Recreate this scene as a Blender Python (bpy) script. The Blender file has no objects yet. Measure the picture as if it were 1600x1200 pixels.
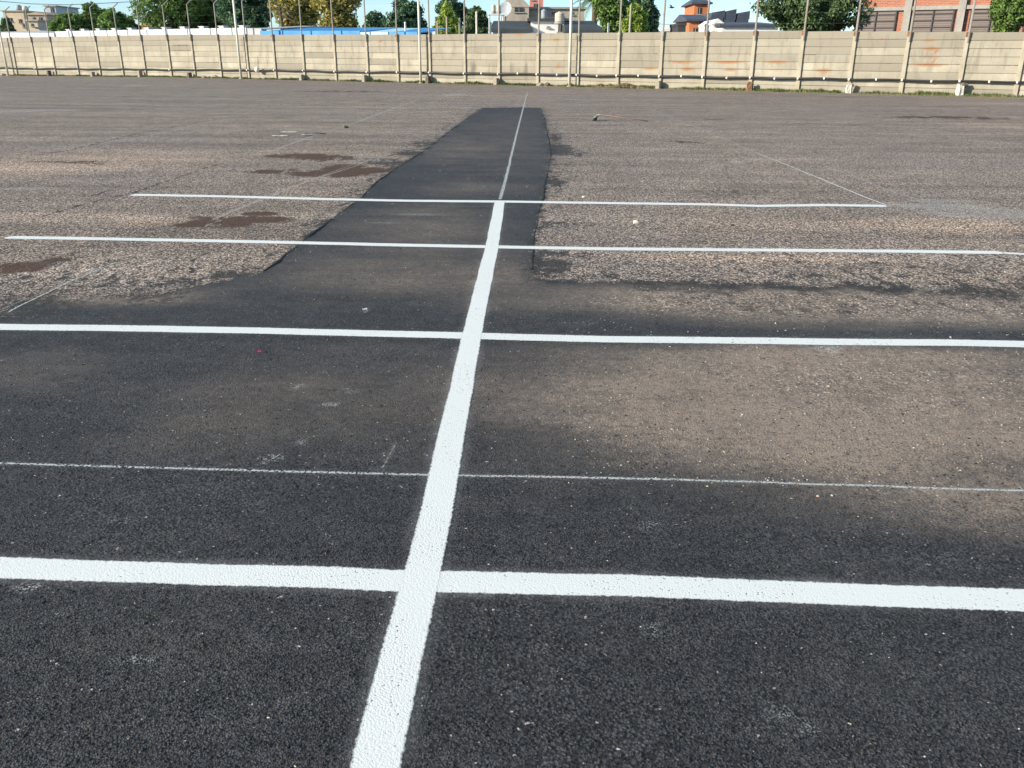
import bpy, bmesh, math, random
import numpy as np
from mathutils import Vector, Matrix, noise as mn

# ------------------------------------------------------------------ camera, sky, sun, exposure
F_PX, PITCH, YAW, ROLL, CAM_H = 1335.9, 0.36460, 0.021236, 0.0054613, 1.5019
S = bpy.context.scene
C = S.collection
cam_d = bpy.data.cameras.new('camera')
cam = bpy.data.objects.new('camera', cam_d); C.objects.link(cam)
cam_d.sensor_fit = 'HORIZONTAL'; cam_d.sensor_width = 36.0
cam_d.lens = 36.0 * F_PX / 1600.0
cam_d.clip_start = 0.05; cam_d.clip_end = 3000
cam.location = (0, 0, CAM_H)
cam.rotation_mode = 'XYZ'
cam.matrix_world = (Matrix.Translation((0, 0, CAM_H)) @ Matrix.Rotation(YAW, 4, 'Z')
                    @ Matrix.Rotation(math.pi/2 - PITCH, 4, 'X') @ Matrix.Rotation(ROLL, 4, 'Z'))
S.camera = cam

SUN_EL = math.radians(20.0)
SUN_TO = Vector((-0.91, -0.41, 0)).normalized()         # horizontal direction towards the sun
sd = bpy.data.lights.new('sun', 'SUN'); sun = bpy.data.objects.new('sun', sd); C.objects.link(sun)
sd.energy = 4.3; sd.angle = math.radians(0.5); sd.color = (1.0, 0.87, 0.70)
tosun = Vector((SUN_TO.x*math.cos(SUN_EL), SUN_TO.y*math.cos(SUN_EL), math.sin(SUN_EL)))
sun.rotation_euler = tosun.to_track_quat('Z', 'Y').to_euler()
sun.location = (-20, -10, 20)

W = bpy.data.worlds.new('World'); S.world = W; W.use_nodes = True
wn = W.node_tree.nodes; wl = W.node_tree.links
for n in list(wn): wn.remove(n)
wo = wn.new('ShaderNodeOutputWorld'); wb = wn.new('ShaderNodeBackground')
sky = wn.new('ShaderNodeTexSky'); sky.sky_type = 'NISHITA'; sky.sun_disc = False
sky.sun_elevation = SUN_EL; sky.sun_rotation = math.atan2(SUN_TO.x, SUN_TO.y) % (2*math.pi)
sky.air_density = 1.0; sky.dust_density = 0.2; sky.ozone_density = 3.0; sky.altitude = 0
wtc = wn.new('ShaderNodeTexCoord'); wmp = wn.new('ShaderNodeMapping'); wmp.inputs['Scale'].default_value = (3, 3, 26)
wnz = wn.new('ShaderNodeTexNoise'); wnz.inputs['Scale'].default_value = 2.4; wnz.inputs['Detail'].default_value = 7
wrp = wn.new('ShaderNodeValToRGB'); wrp.color_ramp.elements[0].position = 0.48; wrp.color_ramp.elements[1].position = 0.80
wmx = wn.new('ShaderNodeMix'); wmx.data_type = 'RGBA'
wsc = wn.new('ShaderNodeMath'); wsc.operation = 'MULTIPLY'; wsc.inputs[1].default_value = 0.55
wl.new(wtc.outputs['Generated'], wmp.inputs[0]); wl.new(wmp.outputs[0], wnz.inputs['Vector'])
wl.new(wnz.outputs['Fac'], wrp.inputs[0]); wl.new(wrp.outputs[0], wsc.inputs[0])
wl.new(wsc.outputs[0], wmx.inputs[0]); wl.new(sky.outputs[0], wmx.inputs[6]); wmx.inputs[7].default_value = (6.5, 6.6, 7.0, 1)
wtn = wn.new('ShaderNodeMix'); wtn.data_type = 'RGBA'; wtn.blend_type = 'MULTIPLY'; wtn.inputs[0].default_value = 1.0; 
wsx = wn.new('ShaderNodeSeparateXYZ'); wl.new(wtc.outputs['Generated'], wsx.inputs[0])
wr2 = wn.new('ShaderNodeValToRGB'); wl.new(wsx.outputs[2], wr2.inputs[0])
wr2.color_ramp.elements[0].position = 0.06; wr2.color_ramp.elements[0].color = (.62, .75, .93, 1)
wr2.color_ramp.elements[1].position = 0.30; wr2.color_ramp.elements[1].color = (.86, 1.0, .90, 1)
wl.new(wr2.outputs[0], wtn.inputs[7])
wl.new(wmx.outputs[2], wtn.inputs[6]); wl.new(wtn.outputs[2], wb.inputs[0]); wb.inputs[1].default_value = 0.12
wl.new(wb.outputs[0], wo.inputs[0])

S.view_settings.view_transform = 'Standard'; S.view_settings.look = 'None'
S.view_settings.gamma = 1.0; S.view_settings.use_curve_mapping = False
S.view_settings.exposure = 1.02

rnd = random.Random(7)

# ------------------------------------------------------------------ measuring helpers (pixels of the 1600x1200 photo -> metres)
def ray(px, py):
    u, v = px-800, py-600
    c, s = math.cos(ROLL), math.sin(ROLL)
    a, b = c*u+s*v, -s*u+c*v
    x = a/F_PX; up = -b/F_PX
    c, s = math.cos(PITCH), math.sin(PITCH)
    y = c+s*up; z = -s+c*up
    c, s = math.cos(YAW), math.sin(YAW)
    return (c*x-s*y, s*x+c*y, z)
def gp(px, py):
    d = ray(px, py); t = -CAM_H/d[2]
    return (d[0]*t, d[1]*t)
def at(px, py, Y):
    d = ray(px, py); t = Y/d[1]
    return Vector((d[0]*t, Y, CAM_H+d[2]*t))
WA = Vector((-1.22, 53.04)); WT = (Vector((21.46, 39.87))-WA).normalized(); WN = Vector((WT.y, -WT.x))   # WN points to the camera
def wallpx(px, py):
    d = ray(px, py); n = WN
    k = (WA.x*n.x+WA.y*n.y)/(d[0]*n.x+d[1]*n.y)
    P = Vector((d[0]*k, d[1]*k, CAM_H+d[2]*k))
    return (P.x-WA.x)*WT.x+(P.y-WA.y)*WT.y, P.z
def wp(s, off, z):
    return Vector((WA.x+WT.x*s+WN.x*off, WA.y+WT.y*s+WN.y*off, z))
def wallY(px): return wp(wallpx(px, 120)[0], 0, 0).y
def gz(x): return -0.0105*max(0.0, -x-27)

# ------------------------------------------------------------------ node helpers
class NT:
    def __init__(s, name):
        s.m = bpy.data.materials.new(name); s.m.use_nodes = True
        s.t = s.m.node_tree; s.b = s.t.nodes['Principled BSDF']; s.out = s.t.nodes['Material Output']
        s.b.inputs['Roughness'].default_value = 0.85
        s.b.inputs['Specular IOR Level'].default_value = 0.3
    def n(s, typ, **k):
        o = s.t.nodes.new(typ)
        for a, v in k.items(): setattr(o, a, v)
        return o
    def put(s, sock, v):
        if isinstance(v, bpy.types.NodeSocket): s.t.links.new(v, sock)
        elif isinstance(v, (tuple, list)):
            sock.default_value = (tuple(v)+(1,))[:4] if sock.type == 'RGBA' else v
        else: sock.default_value = v
    def math(s, op, a, b=0.0, c=None, clamp=False):
        o = s.n('ShaderNodeMath', operation=op, use_clamp=clamp); s.put(o.inputs[0], a); s.put(o.inputs[1], b)
        if c is not None: s.put(o.inputs[2], c)
        return o.outputs[0]
    def mix(s, f, a, b, mode='MIX'):
        o = s.n('ShaderNodeMix', data_type='RGBA', blend_type=mode); s.put(o.inputs[0], f); s.put(o.inputs[6], a); s.put(o.inputs[7], b)
        return o.outputs[2]
    def fmix(s, f, a, b):
        o = s.n('ShaderNodeMix', data_type='FLOAT'); s.put(o.inputs[0], f); s.put(o.inputs[2], a); s.put(o.inputs[3], b)
        return o.outputs[0]
    def coord(s, scale=(1, 1, 1)):
        tc = s.n('ShaderNodeTexCoord'); mp = s.n('ShaderNodeMapping'); mp.inputs['Scale'].default_value = scale
        s.t.links.new(tc.outputs['Object'], mp.inputs[0]); return mp.outputs[0]
    def noise(s, vec, scale, detail=4, rough=0.55, col=False):
        o = s.n('ShaderNodeTexNoise'); s.put(o.inputs['Vector'], vec); o.inputs['Scale'].default_value = scale
        o.inputs['Detail'].default_value = detail; o.inputs['Roughness'].default_value = rough
        return o.outputs['Color' if col else 'Fac']
    def vor(s, vec, scale, feature='F1', out='Distance', rand=1.0):
        o = s.n('ShaderNodeTexVoronoi', feature=feature); s.put(o.inputs['Vector'], vec); o.inputs['Scale'].default_value = scale
        o.inputs['Randomness'].default_value = rand
        return o.outputs[out]
    def ss(s, v, a, b):   # smoothstep a..b
        o = s.n('ShaderNodeMapRange', interpolation_type='SMOOTHSTEP'); s.put(o.inputs[0], v)
        o.inputs[1].default_value = a; o.inputs[2].default_value = b
        return o.outputs[0]
    def rng(s, v, a, b, c, d):
        o = s.n('ShaderNodeMapRange'); s.put(o.inputs[0], v)
        for i, q in enumerate((a, b, c, d)): o.inputs[i+1].default_value = q
        return o.outputs[0]
    def attr(s, name, out='Fac'):
        o = s.n('ShaderNodeAttribute', attribute_name=name); return o.outputs[out]
    def bump(s, h, strength, dist):
        o = s.n('ShaderNodeBump'); s.put(o.inputs['Height'], h); o.inputs['Strength'].default_value = strength
        o.inputs['Distance'].default_value = dist; s.t.links.new(o.outputs[0], s.b.inputs['Normal'])
    def base(s, c): s.put(s.b.inputs['Base Color'], c)
    def rough(s, v): s.put(s.b.inputs['Roughness'], v)

def simple(name, col, rough=0.8, var=0.25, scale=3.0, metal=0.0, stretch=(1, 1, 1), bump=0.0):
    t = NT(name); v = t.coord(stretch)
    n1 = t.noise(v, scale, 6, 0.65); n2 = t.noise(v, scale*7.3, 3)
    f = t.math('ADD', t.rng(n1, 0.3, 0.7, 1-var, 1+var), t.rng(n2, 0.3, 0.7, -var*0.35, var*0.35))
    mu = t.n('ShaderNodeVectorMath', operation='SCALE'); mu.inputs[0].default_value = col; t.put(mu.inputs['Scale'], f)
    t.base(mu.outputs[0]); t.rough(rough); t.b.inputs['Metallic'].default_value = metal
    if bump: t.bump(n2, bump, 0.01)
    return t.m

# ------------------------------------------------------------------ object helpers
def link(o, parent=None):
    C.objects.link(o)
    if parent is not None: o.parent = parent
    return o
def tag(o, label=None, cat=None, group=None, kind=None):
    if label: o['label'] = label
    if cat: o['category'] = cat
    if group: o['group'] = group
    if kind: o['kind'] = kind
    return o
def empty(name, loc, label=None, cat=None, group=None, rz=0):
    o = bpy.data.objects.new(name, None); o.location = loc; o.rotation_euler = (0, 0, rz)
    o.empty_display_size = 0.3; C.objects.link(o); return tag(o, label, cat, group)
class MB:
    def __init__(s): s.v = []; s.f = []
    def quad(s, a, b, c, d):
        i = len(s.v); s.v += [tuple(a), tuple(b), tuple(c), tuple(d)]; s.f.append((i, i+1, i+2, i+3))
    def box(s, c, d, rz=0, taper=1.0):
        cx, cy, cz = c; hx, hy, hz = d[0]/2, d[1]/2, d[2]/2; i = len(s.v); co, si = math.cos(rz), math.sin(rz)
        for z, k in ((-hz, 1), (hz, taper)):
            for x, y in ((-hx, -hy), (hx, -hy), (hx, hy), (-hx, hy)):
                x *= k; y *= k; s.v.append((cx+co*x-si*y, cy+si*x+co*y, cz+z))
        s.f += [(i+3, i+2, i+1, i), (i+4, i+5, i+6, i+7)]+[(i+a, i+(a+1) % 4, i+4+(a+1) % 4, i+4+a) for a in range(4)]
    def tube(s, pts, rs, n=8, cap=True):
        rings = []
        if not isinstance(rs, (list, tuple)): rs = [rs]*len(pts)
        pts = [Vector(p) for p in pts]
        for k, p in enumerate(pts):
            d = (pts[min(k+1, len(pts)-1)]-pts[max(k-1, 0)]).normalized()
            a = d.orthogonal().normalized() if k == 0 else (pa-d*pa.dot(d)).normalized()
            pa = a; b = d.cross(a); i = len(s.v)
            for q in range(n):
                t = 2*math.pi*q/n; s.v.append(tuple(p+(a*math.cos(t)+b*math.sin(t))*rs[k]))
            rings.append(i)
        for A, B in zip(rings, rings[1:]):
            for q in range(n): s.f.append((A+q, A+(q+1) % n, B+(q+1) % n, B+q))
        if cap:
            s.f.append(tuple(rings[0]+q for q in range(n))[::-1]); s.f.append(tuple(rings[-1]+q for q in range(n)))
    def lathe(s, c, prof, n=20):
        rings = []
        for r, z in prof:
            i = len(s.v)
            for q in range(n):
                t = 2*math.pi*q/n; s.v.append((c[0]+r*math.cos(t), c[1]+r*math.sin(t), c[2]+z))
            rings.append(i)
        for A, B in zip(rings, rings[1:]):
            for q in range(n): s.f.append((A+q, A+(q+1) % n, B+(q+1) % n, B+q))
        s.f.append(tuple(rings[0]+q for q in range(n))[::-1]); s.f.append(tuple(rings[-1]+q for q in range(n)))
    def prism(s, poly, y0, y1):     # polygon in x,z extruded along y
        i = len(s.v); n = len(poly)
        s.v += [(x, y0, z) for x, z in poly]+[(x, y1, z) for x, z in poly]
        s.f += [tuple(range(i, i+n)), tuple(range(i+2*n-1, i+n-1, -1))]+[(i+k, i+n+k, i+n+(k+1) % n, i+(k+1) % n) for k in range(n)]
    def rock(s, c, r, seed, sub=1, sq=0.7):
        bm = bmesh.new(); bmesh.ops.create_icosphere(bm, subdivisions=sub, radius=1)
        i = len(s.v); q = random.Random(seed); ox = q.uniform(0, 90)
        ax = (q.uniform(.8, 1.25), q.uniform(.8, 1.2), sq)
        for v in bm.verts:
            k = 1+0.45*(mn.noise(v.co*1.6+Vector((ox, 0, 0))))
            s.v.append((c[0]+v.co.x*k*r*ax[0], c[1]+v.co.y*k*r*ax[1], c[2]+v.co.z*k*r*ax[2]))
        for f in bm.faces: s.f.append(tuple(i+v.index for v in f.verts))
        bm.free()
    def build(s, name, mat, parent=None, smooth=False, bevel=0, origin=None):
        me = bpy.data.meshes.new(name)
        vv = s.v if origin is None else [(x-origin[0], y-origin[1], z-origin[2]) for x, y, z in s.v]
        me.from_pydata(vv, [], s.f); me.validate(); me.update()
        bm = bmesh.new(); bm.from_mesh(me); bmesh.ops.recalc_face_normals(bm, faces=bm.faces); bm.to_mesh(me); bm.free()
        if smooth: me.polygons.foreach_set('use_smooth', [True]*len(me.polygons))
        for m in (mat if isinstance(mat, (list, tuple)) else [mat]): me.materials.append(m)
        o = bpy.data.objects.new(name, me)
        if origin is not None: o.location = origin
        link(o, parent)
        if bevel:
            b = o.modifiers.new('bevel', 'BEVEL'); b.width = bevel; b.segments = 2; b.limit_method = 'ANGLE'
        return o

# ------------------------------------------------------------------ ground surface with its real patches, dust and stains
def sdist(P, poly, soft):
    """signed distance (positive inside) and softness of nearest edge"""
    x, y = P[:, 0], P[:, 1]; n = len(poly)
    best = np.full(len(x), 1e9); bs = np.ones(len(x)); inside = np.zeros(len(x), bool)
    for i in range(n):
        x0, y0 = poly[i]; x1, y1 = poly[(i+1) % n]
        dx, dy = x1-x0, y1-y0; L = dx*dx+dy*dy+1e-12
        t = np.clip(((x-x0)*dx+(y-y0)*dy)/L, 0, 1)
        d = np.hypot(x-x0-t*dx, y-y0-t*dy)
        sf = soft[i]*(1-t)+soft[(i+1) % n]*t
        m = d < best; best[m] = d[m]; bs[m] = sf[m]
        c = ((y0 > y) != (y1 > y))
        xi = x0+(y-y0)*dx/(dy if abs(dy) > 1e-12 else 1e-12)
        inside ^= c & (x < xi)
    return np.where(inside, best, -best), bs
def blobs(P, L, union=False):
    out = np.zeros(len(P))
    for cx, cy, rx, ry, a in L:
        c = gp(cx, cy); ex = gp(cx+rx, cy); ey0 = gp(cx, cy-ry); ey1 = gp(cx, cy+ry)
        wx = abs(ex[0]-c[0]); u = (P[:, 0]-c[0]-(P[:, 1]-c[1])*(c[0]/c[1])*0.0)/wx
        dy = P[:, 1]-c[1]; wy = np.where(dy > 0, abs(ey0[1]-c[1]), abs(ey1[1]-c[1])); v = dy/wy
        g = a*np.exp(-(u*u+v*v)**1.5*0.9)
        out = np.maximum(out, g) if union else out+g
    return out
NEWPX = [(753, 168.5, .07), (790, 168, .07), (844, 168.5, .06), (851, 185, .06), (853, 200, .06), (858, 219, .08), (861, 241, .10), (858, 260, .08), (852, 285, .06),
         (849, 308, .045), (844, 324, .03), (840, 345, .025), (836, 364, .025), (833, 388, .03), (831, 408, .05), (830, 424, .07), (842, 437, .08),
         (900, 441, .10), (1000, 446, .10), (1150, 449, .12), (1350, 452, .15), (1600, 460, .18)]
LEFTPX = [(0, 486, .28), (70, 468, .26), (160, 464, .18), (235, 464, .12), (285, 452, .09), (330, 441, .06), (375, 434, .05), (412, 424, .04), (436, 407, .03), (472, 377, .03), (503, 354, .03),
          (550, 320, .035), (566, 308, .035), (587, 286, .045), (619, 263, .05), (650, 244, .06), (675, 226.5, .07), (690, 215, .07), (705, 203, .07), (731, 184.5, .07)]
poly = [gp(a, b) for a, b, _ in NEWPX]; soft = [c for *_, c in NEWPX]
r_ = poly[-1]; poly += [(14, r_[1]-.6), (14, -6), (-14, -6), (-14, 4.3)]; soft += [.3, .3, .3, .4]
poly += [gp(a, b) for a, b, _ in LEFTPX]; soft += [c for *_, c in LEFTPX]

def axis(lo_f, hi_f, step, g, lim_lo, lim_hi):
    a = list(np.arange(lo_f, hi_f+1e-6, step)); x = a[-1]; d = step
    while x < lim_hi: d = max(step, g*(abs(x)-abs(hi_f)+step/g)); x += d; a.append(x)
    x = a[0]; b = []
    while x > lim_lo: d = max(step, g*(abs(x-lo_f)+step/g)); x -= d; b.append(x)
    return np.array(b[::-1]+a)
xs = axis(-4.5, 4.5, .045, .017, -700, 700); ys = axis(.6, 7.0, .04, .016, -40, 1500)
GX, GY = np.meshgrid(xs, ys); P = np.stack([GX.ravel(), GY.ravel()], 1); NX, NY = len(xs), len(ys)
sdv, bsv = sdist(P, poly, soft)
DUST = [(790, 225, 120, 50, .13), (500, 620, 420, 95, .06), (1150, 640, 420, 100, .34), (640, 430, 300, 50, .08), (1560, 470, 440, 36, 1.15), (1180, 468, 220, 28, .5), (960, 468, 120, 18, .25),
        (1500, 615, 380, 80, .66), (1150, 600, 260, 62, .32), (1000, 640, 180, 56, .14), (1500, 720, 330, 95, .42), (1220, 690, 200, 45, .30),
        (1320, 560, 220, 14, .25), (1580, 800, 160, 50, .2),
        (660, 355, 130, 34, .24), (620, 430, 190, 36, .18), (745, 295, 90, 12, .18), (780, 430, 60, 40, .16), (300, 505, 200, 10, .1), (430, 640, 190, 55, .08), (560, 590, 200, 40, .07),
        (700, 233, 70, 16, .12), (150, 462, 190, 14, .62), (60, 570, 110, 30, .16), (300, 690, 160, 40, .10), (800, 480, 70, 16, .12)]
TAN = [(160, 250, 210, 16, .85), (0, 268, 150, 12, .6), (480, 235, 90, 9, .45), (110, 338, 120, 16, .55), (235, 346, 60, 11, .75), (40, 372, 200, 10, .35), (360, 430, 150, 16, .25),
       (1480, 352, 190, 14, .9), (1190, 405, 220, 8, .75), (1130, 352, 160, 14, .4), (1560, 196, 90, 5, .8), (1420, 395, 200, 12, .35), (760, 150, 160, 6, .4), (1550, 162, 120, 3, .6), (1500, 430, 160, 14, .4), (940, 300, 60, 10, .25), (1350, 250, 60, 8, .2)]
STAIN = [(570, 264, 50, 6, .8), (465, 243, 50, 3.5, .9), (385, 343, 70, 5, .8), (330, 352, 60, 4, .8), (500, 247, 45, 5.0, .95), (545, 262, 46, 5, .8), (515, 272, 55, 5, .85), (415, 268, 30, 3.0, 1.0), (350, 347, 52, 6, .85), (405, 334, 26, 3, .8), (300, 340, 30, 3, .5), (20, 418, 70, 10, .5), (95, 406, 30, 5, .45),
         (530, 143, 90, 1.8, .35), (1480, 184, 110, 3, .45), (470, 268, 60, 6, .35), (430, 345, 60, 6, .3), (585, 325, 40, 6, .3), (510, 306, 50, 5, .25), (160, 170, 90, 2, .2)]
CRUMB = [(872, 233, 24, 8, .95), (866, 215, 14, 8, .5), (868, 285, 16, 6, .7), (905, 240, 24, 5, .4), (885, 350, 45, 6, .65), (870, 352, 22, 5, .7), (880, 398, 55, 6, .75), (860, 415, 36, 14, .7), (640, 240, 34, 4, .75), (600, 254, 50, 4, .65), (655, 225, 22, 5, .5), (560, 248, 55, 2, .55),
         (380, 430, 60, 7, .55), (130, 253, 32, 1.6, .95), (85, 253, 22, 1.4, .8), (1072, 222, 22, 1.6, .95), (1000, 446, 190, 5, .75), (1300, 452, 260, 5, .55), (1130, 300, 60, 4, .5), (1180, 308, 20, 2, .6), (520, 345, 30, 6, .5), (480, 350, 34, 4, .35), (270, 440, 60, 6, .4), (1590, 520, 18, 8, .8)]
CHALK = [(1560, 334, 110, 7, .7), (1460, 322, 90, 4, .5), (1480, 314, 50, 2, .7), (1452, 314, 20, 2.2, .9), (1500, 326, 70, 3, .5), (1570, 337, 60, 3, .45), (1400, 328, 40, 3, .22), (710, 148, 16, 1.3, .7), (75, 172, 60, 1.6, .4), (20, 174, 50, 1.6, .5), (215, 134, 24, .9, .45), (40, 295, 60, 2, .35), (1298, 549, 14, 4, .55), (1290, 543, 26, 3, .5),
         (182, 817, 16, 4, .55), (246, 828, 10, 3, .6), (200, 810, 12, 3, .3), (38, 921, 22, 7, .45), (128, 1018, 20, 5, .2), (212, 1030, 36, 7, .25), (352, 1092, 9, 7, .4), (335, 1120, 12, 14, .15), (430, 1102, 7, 10, .3), (470, 1106, 24, 5, .15),
         (466, 604, 8, 2.5, .7), (516, 632, 14, 3.5, .45), (546, 611, 20, 4, .22), (472, 690, 12, 7, .3), (424, 716, 18, 6, .45), (1014, 822, 22, 9, .22), (1030, 985, 14, 18, .28), (1042, 1012, 8, 9, .25), (1215, 1112, 36, 14, .2), (1265, 1140, 18, 8, .22),
         (150, 660, 60, 10, .05), (905, 505, 40, 2, .2), (1170, 560, 60, 10, .08), (900, 760, 60, 12, .08), (655, 335, 50, 2, .25), (600, 348, 30, 2, .2), (1150, 253, 10, 2, .6), (455, 207, 10, 1.1, .7), (570, 486, 8, 3, .35)]
A_ = {'sd': np.clip(sdv, -4, 4), 'soft': bsv, 'dust': np.clip(blobs(P, DUST), 0, 1.2), 'tan': blobs(P, TAN), 'stain': blobs(P, STAIN, True),
      'crumb': blobs(P, CRUMB, True), 'chalk': np.clip(blobs(P, CHALK, True)*1.5, 0, 1), 'worn': np.clip(blobs(P, [(1500, 478, 420, 24, .85), (1150, 474, 200, 22, .5), (1500, 605, 300, 60, .42), (1200, 600, 160, 40, .2), (120, 455, 140, 9, .5)]), 0, .9)}
# the freshly rolled band under the second cross line stays clean: no dust inside it
b0 = gp(1000, 541)[1]; b1 = gp(1100, 507)[1]
q = np.clip((P[:, 1]-b0+.04*np.sin(P[:, 0]*3.1)+.02*np.sin(P[:, 0]*9.0))/.16, 0, 1)*np.clip((b1+.05*np.sin(P[:, 0]*2.3+1)-P[:, 1]-.05*np.clip(P[:, 0]-1.2, 0, 3))/.05, 0, 1)*np.clip((P[:, 0]+3.5)/1.0, 0, 1)
A_['dust'] = A_['dust']*(1-.93*q)
gme = bpy.data.meshes.new('ground')
Z = -0.0105*np.maximum(0, -P[:, 0]-27); Z = np.maximum(Z, -0.6)
co = np.column_stack([P, Z]).astype(np.float32)
ii = (np.arange(NY-1)[:, None]*NX+np.arange(NX-1)[None, :]).ravel()
fc = np.column_stack([ii, ii+1, ii+NX+1, ii+NX]).astype(np.int32)
gme.vertices.add(len(co)); gme.vertices.foreach_set('co', co.ravel())
gme.loops.add(fc.size); gme.loops.foreach_set('vertex_index', fc.ravel())
gme.polygons.add(len(fc)); gme.polygons.foreach_set('loop_start', np.arange(0, fc.size, 4, dtype=np.int32))
gme.polygons.foreach_set('loop_total', np.full(len(fc), 4, np.int32)); gme.update(calc_edges=True)
for k, v in A_.items():
    a = gme.attributes.new(k, 'FLOAT', 'POINT'); a.data.foreach_set('value', v.astype(np.float32))

def asphalt_relief(t, v):
    st = t.fmix(t.ss(t.noise(v, .9, 4), .45, .58), t.vor(v, 165), t.vor(v, 112)); st2 = t.vor(v, 310); nz = t.noise(v, 70, 5, 0.7)
    h = t.math('ADD', t.math('MULTIPLY', t.math('SUBTRACT', 1.0, st), 0.8), t.math('MULTIPLY', t.math('SUBTRACT', 1.0, st2), 0.35))
    return t.math('ADD', h, t.math('MULTIPLY', nz, 0.45)), st

t = NT('asphalt'); v = t.coord()
h, st = asphalt_relief(t, v)
e_raw = t.math('DIVIDE', t.attr('sd'), t.attr('soft'))
cell = t.vor(v, 155, out='Color'); sx = t.n('ShaderNodeSeparateColor'); t.put(sx.inputs[0], cell)
r1, r2, r3 = sx.outputs[0], sx.outputs[1], sx.outputs[2]
big = t.vor(v, 64); bigc = t.vor(v, 64, out='Color'); sx2 = t.n('ShaderNodeSeparateColor'); t.put(sx2.inputs[0], bigc)
n_mid = t.noise(v, 1.3, 6, 0.6); n_low = t.noise(v, 0.22, 5, 0.6); n_fine = t.noise(v, 26, 5, 0.7); n_ed = t.noise(v, 5.5, 8, 0.72)
n_str = t.noise(t.coord((0.25, 2.2, 1)), 1.6, 7, 0.65)
# old, worn asphalt: exposed light and dark aggregate in a grey brown binder
oldc = t.mix(t.rng(n_mid, .32, .68, 0, 1), (0.36, 0.278, 0.220), (0.64, 0.500, 0.390))
oldc = t.mix(t.rng(n_low, .35, .65, 0, .7), oldc, (0.50, 0.405, 0.362))
oldc = t.mix(t.ss(t.math('ADD', t.attr('tan'), t.math('MULTIPLY', t.math('SUBTRACT', n_str, .5), 1.1)), .12, 1.0), oldc, (0.80, 0.585, 0.44))
spk = t.math('MULTIPLY', t.rng(sx2.outputs[1], 0, 1, 0.40, 1.7), t.rng(r1, 0, 1, .7, 1.3))
m_ = t.n('ShaderNodeVectorMath', operation='SCALE'); t.put(m_.inputs[0], oldc); t.put(m_.inputs['Scale'], spk); oldc = m_.outputs[0]
oldc = t.mix(t.ss(t.math('ADD', r2, t.math('MULTIPLY', n_fine, .25)), 1.03, 1.08), oldc, (0.42, 0.37, 0.31))
pit = t.ss(t.math('ADD', big, t.math('MULTIPLY', t.noise(v, 38, 5, .75), 1.5)), 1.16, 1.34)
oldc = t.mix(t.math('MULTIPLY', pit, .85), oldc, (0.040, 0.035, 0.032))
stk = t.noise(t.coord((0.12, 1.1, 1)), 1.0, 8, 0.7)
m_ = t.n('ShaderNodeVectorMath', operation='SCALE'); t.put(m_.inputs[0], oldc); t.put(m_.inputs['Scale'], t.math('MULTIPLY', t.rng(stk, .3, .7, .70, 1.32), t.math('MULTIPLY', t.rng(t.noise(v, 17, 6, .75), .33, .67, .62, 1.4), t.rng(st, .15, .75, 1.2, .6)))); oldc = m_.outputs[0]
# dark oily stains and loose bitumen crumbs
sm = t.ss(t.math('MULTIPLY', t.attr('stain'), t.rng(t.noise(t.coord((1.5, .6, 1)), 2.0, 6, .75), .38, .58, .20, 2.3)), .20, .70)
oldc = t.mix(t.math('MULTIPLY', sm, .90), oldc, (0.070, 0.034, 0.020))
halo = t.math('MULTIPLY', t.ss(e_raw, -11, -.5), .40)
cm = t.ss(t.math('ADD', t.math('ADD', t.attr('crumb'), halo), t.math('MULTIPLY', t.math('SUBTRACT', t.noise(t.coord((1.6, .8, 1)), 4.5, 7, .82), .5), 5.5)), .45, .75)
oldc = t.mix(t.math('MULTIPLY', cm, .88), oldc, (0.030, 0.029, 0.030))
# new asphalt: black bitumen-coated stone, dusty where cars and wind carried sand on it
newc = t.mix(t.rng(n_mid, .3, .7, 0, 1), (0.036, 0.034, 0.036), (0.054, 0.051, 0.051))
m_ = t.n('ShaderNodeVectorMath', operation='SCALE'); t.put(m_.inputs[0], newc); t.put(m_.inputs['Scale'], t.rng(r1, 0, 1, .30, 1.85)); newc = m_.outputs[0]
newc = t.mix(t.math('MULTIPLY', t.ss(r2, .90, .93), .6), newc, (.082, .074, .066)); newc = t.mix(t.math('MULTIPLY', t.ss(r3, .93, .95), .5), newc, (.055, .058, .066))
dmod = t.math('ADD', t.math('MULTIPLY', t.noise(v, 1.7, 6, .68), .6), t.math('MULTIPLY', n_str, .5))
dbase = t.math('ADD', t.math('MULTIPLY', t.attr('dust'), t.rng(dmod, .38, .72, .50, 1.5)), t.math('MULTIPLY', t.math('SUBTRACT', dmod, .52), .34))
dm = t.rng(dbase, .03, 1.0, 0.0, .95)
dm = t.math('MULTIPLY', dm, t.rng(t.math('ADD', st, t.math('MULTIPLY', n_fine, .5)), .30, 1.05, .25, 1.5), clamp=True)
dm = t.math('MULTIPLY', dm, t.math('MULTIPLY', t.rng(t.noise(v, 20, 6, .8), .34, .66, .45, 1.5), t.rng(r3, 0, 1, .6, 1.35)), clamp=True)
m_ = t.n('ShaderNodeVectorMath', operation='SCALE'); t.put(m_.inputs[0], newc); t.put(m_.inputs['Scale'], t.math('MULTIPLY', t.rng(st, .15, .75, 1.35, .45), t.rng(t.noise(v, 9, 7, .7), .32, .68, .72, 1.3))); newc = m_.outputs[0]
newc = t.mix(dm, newc, (0.300, 0.232, 0.180))
newc = t.mix(t.ss(t.math('ADD', r2, t.math('MULTIPLY', n_fine, .25)), 1.13, 1.145), newc, (0.50, 0.44, 0.36))
e = t.math('ADD', e_raw, t.math('MULTIPLY', t.math('SUBTRACT', t.noise(v, 6.5, 6, .78), .5), 9.0))
e = t.math('ADD', e, t.math('MULTIPLY', t.math('SUBTRACT', r3, .5), 1.0))
em = t.ss(e, -.55, .55)
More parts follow.
